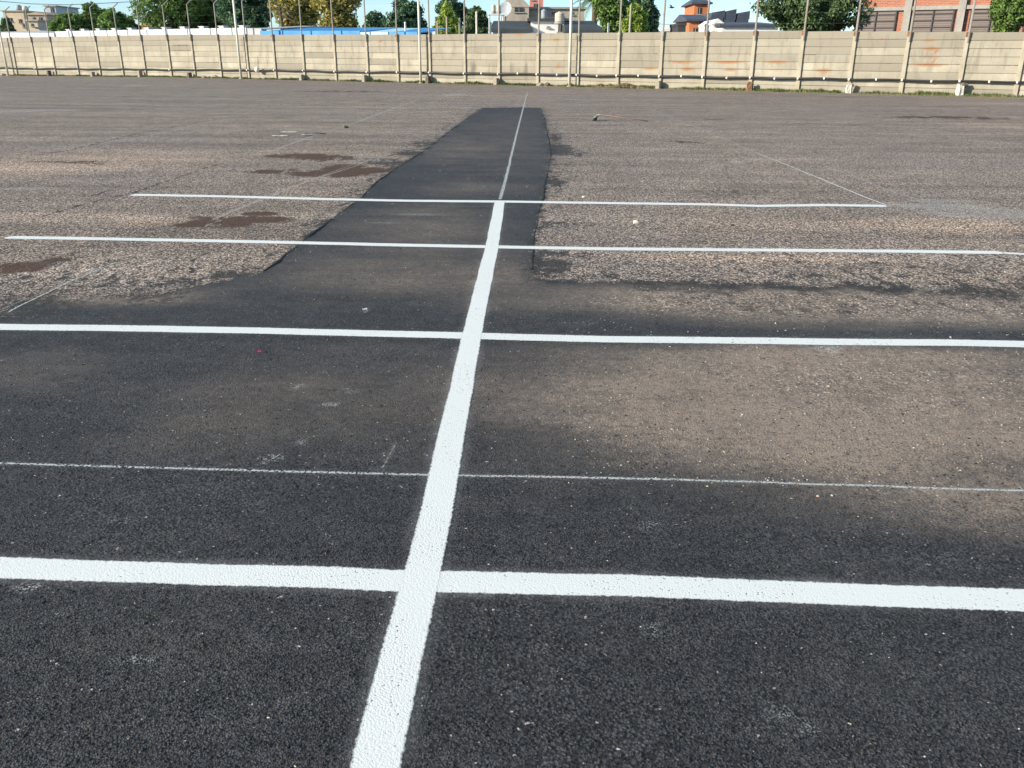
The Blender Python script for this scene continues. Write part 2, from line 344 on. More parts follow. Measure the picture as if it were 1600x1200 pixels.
em = t.math('MULTIPLY', em, t.math('SUBTRACT', 1.0, t.math('MULTIPLY', t.attr('worn'), t.rng(t.noise(v, 12, 6, .75), .38, .62, .25, 1.25))), clamp=True)
col = t.mix(em, oldc, newc)
rim = t.math('MULTIPLY', t.ss(e, -1.6, 0.0), t.ss(e, 1.8, .4)); rim = t.math('MULTIPLY', rim, t.ss(t.noise(v, 2.1, 4), .36, .62))
col = t.mix(t.math('MULTIPLY', rim, .85), col, (0.018, 0.018, 0.019))
ck = t.ss(t.math('ADD', t.attr('chalk'), t.math('MULTIPLY', t.math('SUBTRACT', t.noise(v, 34, 6, .75), .5), 1.0)), .06, .60)
ck = t.math('MULTIPLY', ck, t.ss(st, .62, .25))
col = t.mix(t.math('MULTIPLY', ck, .8), col, (0.55, 0.55, 0.52))
t.base(col); t.rough(t.fmix(em, .9, t.fmix(dm, .72, .9))); t.b.inputs['Specular IOR Level'].default_value = .22
hh = t.math('MULTIPLY', t.math('ADD', t.math('ADD', h, t.math('MULTIPLY', t.math('SUBTRACT', 1.0, em), t.math('MULTIPLY', t.math('SUBTRACT', 1.0, big), 1.2))), t.math('MULTIPLY', em, 1.0)), t.fmix(em, 1.7, 1.0)); t.bump(hh, 1.0, .0040)
gme.materials.append(t.m)
ground = link(bpy.data.objects.new('ground', gme)); tag(ground, 'worn grey brown asphalt yard with a black resurfaced patch', 'asphalt yard', kind='structure')

# rolled black lip along both edges of the narrow strip
M_lip = simple('bitumen_edge', (.016, .016, .017), .9, .4, 40, bump=.8)
LY3 = gp(650, 383.5)[1]; LY4 = gp(700, 315)[1]
def lip(pts, label, seed):
    L_ = [Vector(gp(a, b)) for a, b in pts]; V_ = []; F_ = []; i = 0
    for a, b in zip(L_, L_[1:]):
        n = max(2, int((b-a).length/.05)); tt = (b-a).normalized(); nn = Vector((-tt.y, tt.x))
        for k in range(n):
            p = a.lerp(b, k/n); q = Vector((p.x*3.1, p.y*3.1, seed)); g = mn.noise(q*.35)*.7+.25+.7*mn.noise(q*2.0); g = max(0.02, min(1.1, g))
            p = p+nn*(.012*mn.noise(q*.8)+.012*mn.noise(q*5)); w = .006+.024*g; h = .001+.010*g
            nearln = min(abs(p.y-LY3), abs(p.y-LY4)); h = min(h, .0008+.06*max(0, nearln-.09)); w = w if nearln > .09 else .004
            for o, z in ((-w, -.002), (-w*.4, h*.8), (w*.3, h), (w, -.002)): V_.append((p.x+nn.x*o, p.y+nn.y*o, z))
    F_ = [(j*4+k, j*4+k+1, j*4+k+5, j*4+k+4) for j in range(len(V_)//4-1) for k in range(3)]
    m = MB(); m.v = V_; m.f = F_; tag(m.build('asphalt_edge', M_lip), label, 'asphalt edge', kind='structure')
lip([(a, b) for a, b, _ in LEFTPX[7:]], 'raised black lip along the left edge of the narrow strip', 3)
lip([(a, b) for a, b, _ in NEWPX[2:16]], 'raised black lip along the right edge of the narrow strip', 8)
lip([(a, b) for a, b, _ in NEWPX[:3]], 'black lip across the far end of the narrow strip', 5)

# ------------------------------------------------------------------ painted lines
def paint_mat(name, col, strength, edge_noise, wear):
    t = NT(name); v = t.coord(); h, st = asphalt_relief(t, v)
    ed = t.attr('edge'); n1 = t.noise(v, 55, 6, .75); n2 = t.noise(v, 2.5, 6, .6); n3 = t.noise(v, 170, 3, .6)
    a = t.math('ADD', ed, t.math('MULTIPLY', t.math('SUBTRACT', n1, .5), edge_noise))
    halo = t.math('MULTIPLY', t.math('POWER', t.ss(ed, -.055, .0), 2.0), t.math('MULTIPLY', t.rng(t.noise(v, 3.1, 5), .35, .65, .01, .10), t.rng(n1, .35, .65, .4, 1.6)))
    a = t.math('MAXIMUM', t.ss(a, -.0025, .0065), halo)
    pits = t.ss(t.math('ADD', st, t.math('MULTIPLY', t.math('SUBTRACT', n1, .5), .5)), wear, wear-.16)
    a = t.math('MULTIPLY', a, pits)
    a = t.math('MULTIPLY', a, t.rng(n2, .3, .7, strength*.90, strength), clamp=True)
    t.base(t.mix(t.rng(n2, .3, .7, 0, 1), col, tuple(c*.90 for c in col))); t.rough(.75)
    t.bump(h, .32, .0038)
    tr = t.n('ShaderNodeBsdfTransparent'); mx = t.n('ShaderNodeMixShader')
    t.put(mx.inputs[0], a); t.t.links.new(tr.outputs[0], mx.inputs[1]); t.t.links.new(t.b.outputs[0], mx.inputs[2])
    t.t.links.new(mx.outputs[0], t.out.inputs['Surface']); return t.m
M_paint = paint_mat('white_paint', (.75, .76, .735), 1.0, .024, .95)
M_thin = paint_mat('thin_chalk_paint', (.62, .64, .62), .8, .018, .70)
M_faint = paint_mat('faded_chalk', (.60, .58, .52), .62, .05, .70); M_faint2 = paint_mat('worn_chalk', (.66, .64, .58), .95, .04, .80)
def marking(pts, width, mat, label, z=.0012, wob=.006, seed=0, endsharp=True, ext=False):
    W_ = [Vector(p if ext else gp(*p)) for p in pts]
    # resample
    L = [0]
    for a, b in zip(W_, W_[1:]): L.append(L[-1]+(b-a).length)
    n = max(8, int(L[-1]/.06)); verts = []; edges = []; faces = []
    mg = .05 if width > .07 else .012; K = (-1-mg*2/width, -1+2*.02/width if width > .05 else -.4, 0, 1-2*.02/width if width > .05 else .4, 1+mg*2/width)
    for i in range(n+1):
        d = L[-1]*i/n; k = 0
        while k < len(L)-2 and L[k+1] < d: k += 1
        p = W_[k].lerp(W_[k+1], (d-L[k])/(L[k+1]-L[k])); a = W_[max(k, 0)]; b = W_[k+1]; tt = (b-a).normalized(); nn = Vector((-tt.y, tt.x))
        wo_ = wob*(mn.noise(Vector((d*1.3, seed, 0)))+.6*mn.noise(Vector((d*4.1, seed+9, 0))))
        wd = width*(1+.07*mn.noise(Vector((d*.9, seed+20, 0))))
        for q in K:
            P_ = p+nn*(q*wd/2+wo_); verts.append((P_.x, P_.y, z)); ee = wd/2*(1-abs(q))
            ee = min(ee, d-.004, L[-1]-d-.004); edges.append(ee)
    for i in range(n):
        for q in range(4): a = i*5+q; faces.append((a, a+1, a+6, a+5))
    me = bpy.data.meshes.new('road_marking'); me.from_pydata(verts, [], faces); me.update()
    at_ = me.attributes.new('edge', 'FLOAT', 'POINT'); at_.data.foreach_set('value', edges)
    me.materials.append(mat); o = link(bpy.data.objects.new('road_marking', me)); tag(o, label, 'painted line', 'painted lines on the asphalt', 'structure')
    # face up
    if me.polygons[0].normal.z < 0: me.flip_normals()
    return o
marking([(570, 1290), (589, 1190), (623, 1050), (656, 908), (690, 760), (714, 640), (737, 524), (755, 445), (768.5, 386), (781, 314)], .116, M_paint, 'thick white centre line running away from the camera', z=.0024, seed=1)
marking([(-160, 881), (0, 887), (170, 893), (330, 899), (480, 902), (640, 908), (820, 911), (1000, 916), (1150, 922), (1300, 928), (1450, 934), (1600, 939), (1760, 943)], .118, M_paint, 'widest white cross line, closest to the bottom of the photo', z=.0020, seed=2)
marking([(-260, 508), (0, 511), (250, 514), (400, 517), (560, 521), (737, 525), (950, 530.5), (1120, 532), (1300, 534.5), (1500, 536), (1640, 539), (1800, 541)], .122, M_paint, 'second white cross line, across the fresh black band', z=.0020, seed=3)
marking([(8, 371), (200, 374), (400, 378), (600, 382.5), (768, 386), (950, 389), (1250, 391.5), (1430, 393), (1568, 395)], .122, M_paint, 'third white cross line, starting at the left edge of the photo', z=.0020, seed=4)
marking([(1566, 395), (1606, 397.5)], .075, M_paint, 'short thin stub continuing the third cross line at its right end', seed=14)
marking([(204, 304.5), (350, 307), (500, 311), (640, 314), (781, 315), (950, 317.5), (1110, 319.5), (1185, 322), (1290, 320.5), (1386, 322)], .150, M_paint, 'farthest white cross line, at the top end of the thick centre line', z=.0020, seed=5)
marking([(781, 312), (790, 281), (803, 226), (812, 190), (819, 163), (824, 144)], .042, M_thin, 'thin white centre guide line towards the wall', seed=6)
marking([(-150, 720), (0, 724), (200, 730), (400, 736), (540, 739), (700, 743), (860, 745), (1000, 748), (1200, 755), (1400, 761), (1600, 766), (1750, 768)], .019, M_thin, 'thin white cross guide line between the two widest cross lines', seed=7, wob=.010)
for k, (pts, w, lab) in enumerate([
    ([(1180, 238), (1215, 252), (1250, 266), (1300, 287), (1345, 305), (1385, 321)], .030, 'thin faded diagonal line ending at the right tip of the farthest cross line'),
    ([(965, 150), (1010, 168), (1070, 192), (1120, 212), (1178, 237)], .040, 'very faint diagonal line right of the lying broom'),
    ([(1205, 156), (1240, 163), (1290, 175)], .05, 'short faint diagonal line towards the wall on the right'),
    ([(1270, 189), (1340, 193), (1440, 199), (1600, 209)], .05, 'faded white line running to the right edge below the wall'),
    ([(1325, 272), (1400, 302), (1455, 317)], .03, 'faint diagonal scratch leading into a white chalk smudge'),
    ([(655, 155), (600, 175), (560, 190)], .07, 'faint diagonal line left of the black strip near its far end'),
    ([(560, 190), (480, 215), (420, 238)], .05, 'barely visible diagonal line above the brown stains'),
    ([(590, 243), (560, 258), (500, 277), (430, 303), (330, 345)], .028, 'faded double diagonal line crossing the brown stains'),
    ([(600, 240), (510, 272), (440, 298), (345, 336)], .018, 'thin companion of the faded diagonal line crossing the brown stains'),
    ([(185, 408), (110, 440), (40, 474), (10, 490)], .014, 'thin pale diagonal scratch on the left below the third cross line'),
    ([(200, 402), (150, 420), (85, 450), (0, 484)], .010, 'faint upper companion of the pale scratch on the left'),
    ([(385, 185), (330, 190), (230, 213), (60, 238)], .05, 'faint long pale line in the far left of the yard'),
    ([(0, 294), (80, 293), (190, 296)], .035, 'pale worn line left of the farthest cross line'),
    ([(1568, 397), (1600, 411), (1660, 436)], .016, 'short thin diagonal line leaving the right tip of the third cross line'),
    ([(590, 318), (640, 320), (700, 322), (820, 324)], .010, 'hair thin line just below the farthest cross line'),
    ([(620, 690), (606, 715), (598, 735)], .006, 'hair thin scratch left of the thick centre line')]):
    marking(pts, w, M_faint2 if k in (0, 9) else M_faint, lab, seed=30+k, wob=.012, z=.0013+.0001*k*.3)

t = NT('dark_crack'); v = t.coord(); ed = t.attr('edge')  # worn cracks: plain dark colour, edges broken up by noise
a = t.ss(t.math('ADD', ed, t.math('MULTIPLY', t.math('SUBTRACT', t.noise(v, 6, 7, .8), .50), .30)), 0, .01)
t.base((.035, .030, .027)); tr = t.n('ShaderNodeBsdfTransparent'); mx = t.n('ShaderNodeMixShader'); t.put(mx.inputs[0], t.math('MULTIPLY', a, .8))
t.t.links.new(tr.outputs[0], mx.inputs[1]); t.t.links.new(t.b.outputs[0], mx.inputs[2]); t.t.links.new(mx.outputs[0], t.out.inputs['Surface']); M_crack = t.m
for k, (pts, w) in enumerate([([(50, 344), (110, 326), (150, 313), (205, 303), (262, 283), (310, 266), (352, 255)], .022), ([(62, 242), (110, 235), (160, 222), (215, 209), (290, 195), (345, 186)], .035), ([(262, 427), (285, 414), (312, 400), (335, 391)], .012),
    ([(290, 412), (300, 421), (306, 430)], .012), ([(130, 308), (152, 304), (170, 297)], .03), ([(478, 214), (492, 210), (508, 208)], .05), ([(1030, 222), (1060, 220.5), (1085, 223), (1100, 225)], .06), ([(975, 256), (1000, 263), (1012, 268)], .02),
    ([(40, 253), (90, 252.5), (120, 255), (165, 257)], .07), ([(1560, 517), (1585, 528), (1610, 533)], .02), ([(860, 268), (880, 300)], .02), ([(400, 118+8), (470, 130)], .12), ([(280, 138), (345, 139)], .12)]):
    o = marking(pts, w, M_crack, 'crack', seed=80+k, wob=.05, z=.0030+.00005*k); o.name = 'asphalt_crack'; o.data.name = 'asphalt_crack'; tag(o, f'dark worn crack in the old asphalt', 'crack', 'cracks in the asphalt')

# small white spray spots beside centre line are part of the ground chalk

# ------------------------------------------------------------------ loose gravel (countless)
def mat_cells(name, cols, scale=.7):
    t = NT(name); v = t.attr('tone'); rp = t.n('ShaderNodeValToRGB'); rp.color_ramp.interpolation = 'LINEAR'
    while len(rp.color_ramp.elements) < len(cols): rp.color_ramp.elements.new(.5)
    for i, c in enumerate(cols): rp.color_ramp.elements[i].position = i/(len(cols)-1); rp.color_ramp.elements[i].color = tuple(c)+(1,)
    t.put(rp.inputs[0], v); t.base(rp.outputs[0]); t.rough(.85); return t
def stones(name, count, mat, label, sampler, tonef):
    g = np.random.default_rng(5); bm = bmesh.new(); bmesh.ops.create_icosphere(bm, subdivisions=1, radius=1)
    bv = np.array([v.co[:] for v in bm.verts]); bf = np.array([[v.index for v in f.verts] for f in bm.faces]); bm.free()
    vs = []; fs = []; tn = []; o = 0
    for _ in range(count):
        x, y, r = sampler(g); k = 1+g.normal(0, .16, len(bv)); V = bv*k[:, None]*r*np.array([g.uniform(.8, 1.4), g.uniform(.7, 1.1), g.uniform(.45, .8)])
        a = g.uniform(0, 6.28); ca, sa = math.cos(a), math.sin(a); V = np.column_stack([V[:, 0]*ca-V[:, 1]*sa+x, V[:, 0]*sa+V[:, 1]*ca+y, V[:, 2]+r*.3])
        vs.append(V); fs.append(bf+o); o += len(bv); tn += [tonef(g)]*len(bv)
    me = bpy.data.meshes.new(name); me.from_pydata(np.concatenate(vs).tolist(), [], np.concatenate(fs).tolist()); me.update()
    a_ = me.attributes.new('tone', 'FLOAT', 'POINT'); a_.data.foreach_set('value', tn); me.materials.append(mat)
    return tag(link(bpy.data.objects.new(name, me)), label, 'gravel', kind='stuff')
def samp_light(g):
    while True:
        px = g.uniform(-40, 1640); py = g.uniform(235, 1210)
        w = (.045 if py < 760 else .014)+(1.0 if (px > 880 and 400 < py < 760) else 0)+(1.0 if (px > 1000 and 440 < py < 510) else 0)+(.3 if py < 440 else 0)
        if g.random() < w: break
    x, y = gp(px, py); return x, y, g.uniform(.0013, .0030)*(1+.10*y)*(1.5 if g.random() < .08 else 1)
stones('gravel', 1700, mat_cells('gravel_stone', [(.10, .085, .07), (.30, .25, .20), (.42, .36, .29), (.52, .49, .44)]).m, 'tiny pale stones scattered over the asphalt', samp_light, lambda g: g.random())
LN = [[gp(589, 1190), gp(781, 314)], [gp(0, 887), gp(640, 908)], [gp(640, 908), gp(1600, 939)], [gp(0, 511), gp(737, 525)], [gp(737, 525), gp(1600, 538)], [gp(8, 371), gp(768, 386)], [gp(768, 386), gp(1568, 395)]]
def online(x, y):
    for (a, b), (c, d) in LN:
        u, w_ = c-a, d-b; L = math.hypot(u, w_)
        if abs((x-a)*w_-(y-b)*u)/L < .085: return True
    return False
def samp_dark(g):
    while True:
        x, y, r = samp_dark0(g)
        if not online(x, y): return x, y, r
def samp_dark0(g):
    px = g.uniform(-60, 1660); py = 1230-900*abs(g.normal(0, .45)) if g.random() < .8 else g.uniform(330, 1200)
    py = min(max(py, 330), 1235); x, y = gp(px, py); return x, y, g.uniform(.0015, .0036)*(1+.10*y)
stones('crumbs', 7000, mat_cells('bitumen_crumb', [(.014, .014, .016), (.034, .034, .037), (.06, .058, .058)]).m, 'loose black bitumen coated grit on the fresh asphalt', samp_dark, lambda g: g.random())

# ------------------------------------------------------------------ perimeter wall
t = NT('wall_concrete'); v = t.coord()
tone = t.attr('tone'); n1 = t.noise(v, .9, 6, .65); n2 = t.noise(t.coord((1.6, 1.6, .35)), 2.2, 7, .65); n3 = t.noise(v, 22, 5, .7)
c = t.mix(t.rng(n1, .3, .7, 0, 1), (.30, .275, .215), (.47, .44, .355))
c = t.mix(t.rng(tone, 0, 1, 0, .9), c, (.235, .215, .175))
c = t.mix(t.math('MULTIPLY', t.ss(n2, .50, .66), t.rng(t.attr('hgt'), 0, 1, .2, .65)), c, (.15, .135, .108))
c = t.mix(t.math('MULTIPLY', t.ss(t.math('ADD', t.attr('hgt'), t.math('MULTIPLY', n1, .5)), .75, 1.25), .55), c, (.235, .215, .175))
c = t.mix(t.ss(t.math('ADD', t.attr('rust'), t.math('MULTIPLY', t.math('SUBTRACT', n3, .5), .8)), .2, .95), c, (.30, .13, .04))
c = t.mix(t.math('MULTIPLY', t.ss(t.math('ADD', t.attr('grime'), t.math('MULTIPLY', t.math('SUBTRACT', n2, .5), 1.0)), .3, .95), .8), c, (.11, .10, .085))
c = t.mix(t.math('MULTIPLY', t.rng(n3, .3, .7, 0, 1), .4), c, (.19, .17, .135))
t.base(c); t.rough(.92); t.bump(t.noise(v, 30, 5, .7), .8, .008); M_wall = t.m
t = NT('post_concrete'); v = t.coord()
n1 = t.noise(v, 1.7, 6, .65); n2 = t.noise(t.coord((5, 5, .5)), 2.0, 5, .65)
c = t.mix(t.rng(n1, .3, .7, 0, 1), (.29, .26, .20), (.40, .365, .285)); c = t.mix(t.math('MULTIPLY', t.ss(n2, .5, .72), .4), c, (.17, .15, .125))
t.base(c); t.rough(.92); t.bump(t.noise(v, 40, 4), .5, .005); M_post = t.m
t = NT('weathered_steel'); v = t.coord((1, 1, .6))
n1 = t.noise(v, 1.2, 6, .7)
t.base(t.mix(t.ss(n1, .52, .66), (.27, .25, .22), (.20, .135, .09))); t.rough(.75); M_steel = t.m
M_bracket = simple('rusty_bracket', (.20, .10, .05), .9, .5, 6)

rl = random.Random(41)
BX = [28.7, 60, 89, 125, 159, 194.5, 230, 270, 307, 348, 391, 433, 478, 527, 577, 624, 674, 728, 781, 841, 903, 965, 1031, 1098, 1172, 1246, 1325, 1407, 1496, 1585]
def ybase(x): return float(np.interp(x, [0, 200, 400, 600, 800, 1000, 1200, 1400, 1600], [118, 120, 123.5, 129, 133, 137, 141, 146, 152]))
SS = [wallpx(x, ybase(x))[0] for x in BX]
SS = [SS[0]-3.0*k for k in range(6, 0, -1)]+SS+[SS[-1]+2.35*k for k in range(1, 4)]
def wtop(s): return float(np.interp(s, [-50, -30, -22, -12, -6, 16, 21, 26], [2.90, 2.97, 2.91, 2.84, 2.80, 2.79, 2.70, 2.62]))
WROT = math.atan2(WT.y, WT.x)
worg = wp(0, 0, 0)
wall = empty('concrete_wall', worg, 'long cream wall of stacked concrete slabs between posts with steel arms', 'boundary wall')
RUST = [(1066, 97, 26, 1.4, .95), (1138, 97, 30, 1.6, 1), (1214, 97, 22, 1.6, 1), (1075, 108, 13, 3, .95), (1142, 109, 15, 3, .85), (1068, 104, 14, 4, .35), (1016, 108, 16, 3, .8), (874, 98, 4, 4, .8), (872, 105, 6, 2, .8), (930, 85, 8, 2, .6), (870, 62, 7, 2, .9), (595, 65, 5, 3, .9), (592, 72, 2, 8, .45), (604, 60, 10, 1.5, .5), (665, 65, 8, 1.5, .5), (640, 65, 12, 1.5, .5),
        (1452, 63, 14, 2, .8), (1455, 76, 17, 2.4, .95), (1462, 82, 3, 6, .8), (1453, 90, 20, 2.5, .8), (1460, 95, 3, 5, .7), (1452, 101, 33, 1.8, 1), (1440, 103, 22, 2, .6), (1379, 61, 3, 3, .8), (1378, 73, 3, 2, .5), (1287, 110, 18, 2, .95), (1286, 115, 5, 3, .6), (1212, 109, 14, 1.8, .6), (1420, 60, 5, 8, .7), (1425, 55, 4, 8, .8),
        (795, 55, 14, 3, .5), (812, 54, 10, 4, .75), (822, 52, 8, 4, .6), (785, 56, 5, 4, .4), (660, 104, 26, 3, .45), (130, 98, 16, 2, .45), (220, 112, 14, 4, .6), (8, 88, 10, 3, .35), (940, 128, 18, 2, .5), (990, 122, 20, 4, .4), (1145, 85, 14, 1.5, .45), (1095, 84, 8, 1.5, .4), (430, 63, 70, 1.4, .4)]
GRIME = [(200, 70, 16, 1.5, .9), (285, 71, 18, 1.6, .95), (285, 79, 24, 1.5, .9), (275, 62, 8, 1.3, .7), (740, 108, 6, 16, .8), (765, 108, 3, 18, .8), (755, 105, 26, 2, .5), (800, 108, 5, 16, .85), (822, 110, 4, 18, .9), (812, 100, 20, 2, .5), (404, 100, 2, 14, .8), (419, 98, 2, 10, .8), (136, 70, 8, 1.5, .6), (650, 64, 14, 1.3, .8), (520, 90, 8, 1.5, .8), (330, 92, 14, 3, .35), (100, 88, 4, 8, .4), (1190, 62, 5, 5, .5), (1230, 60, 3, 8, .6), (1362, 60, 3, 10, .45), (1400, 60, 10, 6, .4), (1370, 104, 8, 5, .4), (930, 92, 16, 4, .5), (600, 100, 8, 6, .25), (1540, 95, 20, 3, .3)]
def wblob(L):
    out = []
    for cx, cy, rx, ry, a in L:
        s0, z0 = wallpx(cx, cy); s1, _ = wallpx(cx+rx, cy); _, z1 = wallpx(cx, cy-ry); out.append((s0, z0, abs(s1-s0), abs(z1-z0), a))
    return out
RW, GW = wblob(RUST), wblob(GRIME)
def ev(L, s, z):
    m = 0
    for s0, z0, ws, wz, a in L:
        u = (s-s0)/ws; w = (z-z0)/wz
        if abs(u) < 2.2 and abs(w) < 2.2: m = max(m, a*math.exp(-(u*u+w*w)*.9))
    return m
NSL = 8
for i in range(len(SS)-1):
    s0, s1 = SS[i]+.06, SS[i+1]-.06; zt = wtop((s0+s1)/2); zb = gz(wp(s0, 0, 0).x)-.05; hs = (zt-zb)/NSL; q = random.Random(100+i)
    verts = []; faces = []; tone = []; hg = []; ru = []; gr = []
    nx = 14
    for k in range(NSL):
        z0 = zb+k*hs; dz0 = q.uniform(-.008, .008); dz1 = q.uniform(-.008, .008); tn = min(1, max(0, q.gauss(.38+.25*(k == NSL-1)+.1*k/NSL, .34))); off = q.uniform(-.008, .008)
        prof = [(-.012, 0), (.016+off, .006), (.030+off, .026), (.030+off, hs*.5), (.022+off, hs-.030), (.012, hs-.008), (-.012, hs-.002), (-.06, hs-.002), (-.06, 0)]
        b = len(verts)
        for a in range(nx+1):
            s = s0+(s1-s0)*a/nx; dz = dz0+(dz1-dz0)*a/nx
            for o_, z_ in prof:
                p = wp(s, o_, z0+z_+(dz if 0 < k else 0)); verts.append((p.x-worg.x, p.y-worg.y, p.z)); tone.append(tn); hg.append((z0+z_)/zt)
                ru.append(ev(RW, s, z0+z_)); gr.append(max(ev(GW, s, z0+z_), .0))
        m = len(prof)
        for a in range(nx):
            for j in range(m): faces.append((b+a*m+j, b+a*m+(j+1) % m, b+(a+1)*m+(j+1) % m, b+(a+1)*m+j))
        faces.append(tuple(b+j for j in range(m))); faces.append(tuple(b+nx*m+j for j in range(m))[::-1])
    me = bpy.data.meshes.new('slab_panel'); me.from_pydata(verts, [], faces); me.update()
    bm = bmesh.new(); bm.from_mesh(me); bmesh.ops.recalc_face_normals(bm, faces=bm.faces); bm.to_mesh(me); bm.free()
    for nme, dat in (('tone', tone), ('hgt', hg), ('rust', ru), ('grime', gr)):
        a_ = me.attributes.new(nme, 'FLOAT', 'POINT'); a_.data.foreach_set('value', dat)
    me.materials.append(M_wall); link(bpy.data.objects.new('slab_panel', me), wall)
    # low ridge between slabs of different bays keeps the top edge uneven
ARM_Z = wallpx(108, 13.5)[1]
for i, s in enumerate(SS):
    zt = wtop(s)+.03; zb = gz(wp(s, 0, 0).x)-.1; q = random.Random(500+i); m = MB()
    w0 = .19 if s > -2 else .165
    c = wp(s, .035, (zt+zb)/2); m.box((c.x-worg.x, c.y-worg.y, c.z), (w0, .19, zt-zb), WROT, .82)
    po = m.build('post', M_post, wall, bevel=.012)
    a = MB(); top = ARM_Z+q.uniform(-.06, .06)
    lean = q.uniform(-.03, .03)
    p0 = wp(s+.03, .13, zt-.45); p1 = wp(s+.03+lean*.3, .125, zt-.2); p2 = wp(s+.03+lean, .12, top); p3 = wp(s+.10+lean, -.30, top+.34)
    L_ = [Vector((p.x-worg.x, p.y-worg.y, p.z)) for p in (p0, p1, p2, p3)]
    a.tube(L_, [.040, .050, .048, .036], 6)
    a.build('steel_arm', M_steel, po)
    b_ = MB(); c = wp(s, .14, zt-.12); b_.box((c.x-worg.x, c.y-worg.y, c.z), (w0*.8, .05, .10 if s < 8 else .2), WROT)
    b_.build('bracket', M_bracket if (s > 13 or i % 4 == 1) else M_post, po)
for k in range(5):                    # strands of wire on the arms
    m = MB(); pts = []
    for i, s in enumerate(SS):
        z = wtop(s)+.35+k*(ARM_Z-3.1)/4 if k < 4 else ARM_Z+.22
        p = wp(s+.03, .175 if k < 4 else -.18, z+.015*math.sin(i*3+k)); pts.append(Vector((p.x-worg.x, p.y-worg.y, p.z)))
        if i < len(SS)-1: p = wp((s+SS[i+1])/2, .17 if k < 4 else -.18, z-.04); pts.append(Vector((p.x-worg.x, p.y-worg.y, p.z)))
    m.tube(pts, .0022, 3); m.build('wire_strand', M_steel, wall)

# black pipe with white clips along the wall
M_pipe = simple('black_plastic', (.018, .017, .018), .45, .3, 2); M_clip = simple('white_plastic', (.72, .70, .64), .6, .08, 4)
pz = lambda s: float(np.interp(s, [-60, -47, -20, -8, 0, 26], [.42, .44, .60, .60, .62, .62]))+.018*math.sin(s*1.9)+.012*math.sin(s*.71+1)
porg = wp(0, .2, .6)
pipe = empty('wall_pipe', porg, 'long black plastic pipe clipped along the lower wall', 'pipe')
m = MB(); n = 260; m.tube([wp(SS[0]+(SS[-1]-SS[0])*k/n, .215, pz(SS[0]+(SS[-1]-SS[0])*k/n))-porg for k in range(n+1)], .048, 8); m.build('tube', M_pipe, pipe, smooth=True)
for i, s in enumerate(SS[:-1]):
    for f in ((0, .5) if s > -4 else (0,)):
        s_ = s+(SS[i+1]-s)*f+(.05 if f else 0); m = MB()
        if s_ < -14 and rnd.random() < .45: continue
        a = wp(s_-.035, .215, pz(s_))-porg; b = wp(s_+.035, .215, pz(s_))-porg; m.tube([a, b], .058, 10); m.build('clip', M_clip, pipe)
s_, z_ = wallpx(408, 108.5); m = MB(); o_ = wp(s_, .38, z_)
m.lathe((0, 0, 0), [(.03, -.19), (.12, -.16), (.17, -.07), (.18, .02), (.15, .12), (.09, .17), (.05, .19)], 18)
tag(m.build('plastic_float', M_clip, smooth=True), 'round white plastic float hanging on the black wall pipe', 'float').location = o_

# white round poles in front of the wall
M_wpole = simple('cream_paint', (.62, .60, .52), .5, .12, 1.5)
for (bx, by, r, lab) in [(664, 129.5, .075, 'slim cream white pole standing just left of a shaded wall post, third from left'), (895, 132, .085, 'thickest cream white pole before the wall near the pale water tank'),
                         (384, 122, .085, 'cream white pole before the wall where the blue roof begins'), (20, 117, .085, 'cream white pole at the far left end of the wall')]:
    s_, _ = wallpx(bx, by); P0 = wp(s_, .42, gz(wp(s_, 0, 0).x)-.05); e_ = empty('pole', P0, lab, 'pole', 'white poles along the wall')
    m = MB(); m.tube([(0, 0, 0), (0, 0, 6.5)], [r, r*.8], 12); m.build('shaft', M_wpole, e_, smooth=True)
    m = MB(); m.lathe((0, 0, 0), [(r*1.9, 0), (r*1.9, .09), (r*1.2, .11)], 14); m.build('foot', M_post, e_)
    m = MB(); m.tube([(0, 0, 6.45), (.1, -.1, 6.9), (.5, -.5, 7.1)], [.04, .035, .03], 8); m.build('bracket', M_steel, e_)

# concrete stubs and rubble at the wall foot
M_stub = simple('stub_concrete', (.30, .27, .22), .95, .3, 4, bump=.5); M_stubd = simple('dirty_concrete', (.13, .11, .09), .95, .4, 5, bump=.5)
M_brickr = simple('broken_brick', (.24, .135, .075), .95, .5, 8, bump=.6)
stubs = [(84, 'first'), (152, 'second'), (226, 'third'), (303, 'fourth'), (478, 'fifth'), (576, 'sixth'), (675, 'seventh'), (781, 'eighth'), (1033, 'ninth')]
for i, (bx, w_) in enumerate(stubs):
    s_, _ = wallpx(bx, ybase(bx)); q = random.Random(i); m = MB(); hh_ = q.uniform(.34, .46) if i < 8 else .40
    m.box((0, 0, hh_/2-.03), (.24, .32, hh_+.06), WROT, .92); bm_ = wp(s_-.02, .36, gz(wp(s_, 0, 0).x))
    o = m.build('concrete_stub', M_stub if i % 3 else M_stubd, bevel=.02); o.location = bm_
    tag(o, f'{w_} squat concrete stub from the left at the foot of the wall', 'concrete stub', 'concrete stubs along the wall foot')
def rubble(name, px, n, r, mats, lab, cat='rubble', off=.45, sprd=.35):
    s_, _ = wallpx(px, ybase(px)); P0 = wp(s_, off, gz(wp(s_, 0, 0).x)); m = MB(); q = random.Random(int(px))
    for k in range(n): m.rock((q.gauss(0, sprd), q.gauss(0, .12), r*.5*q.uniform(.4, 1)), r*q.uniform(.5, 1.1), px+k, 1, .7)
    o = m.build(name, mats); o.location = P0; return tag(o, lab, cat)
rubble('broken_block', 8, 5, .22, M_stub, 'heap of broken grey blocks at the far left foot of the wall')
rubble('broken_block', 335, 5, .20, M_stub, 'grey broken blocks lying between the fourth and fifth wall stubs')
rubble('broken_block', 860, 1, .30, M_stubd, 'single rough grey block at the wall foot left of the thickest pole', sprd=.05)
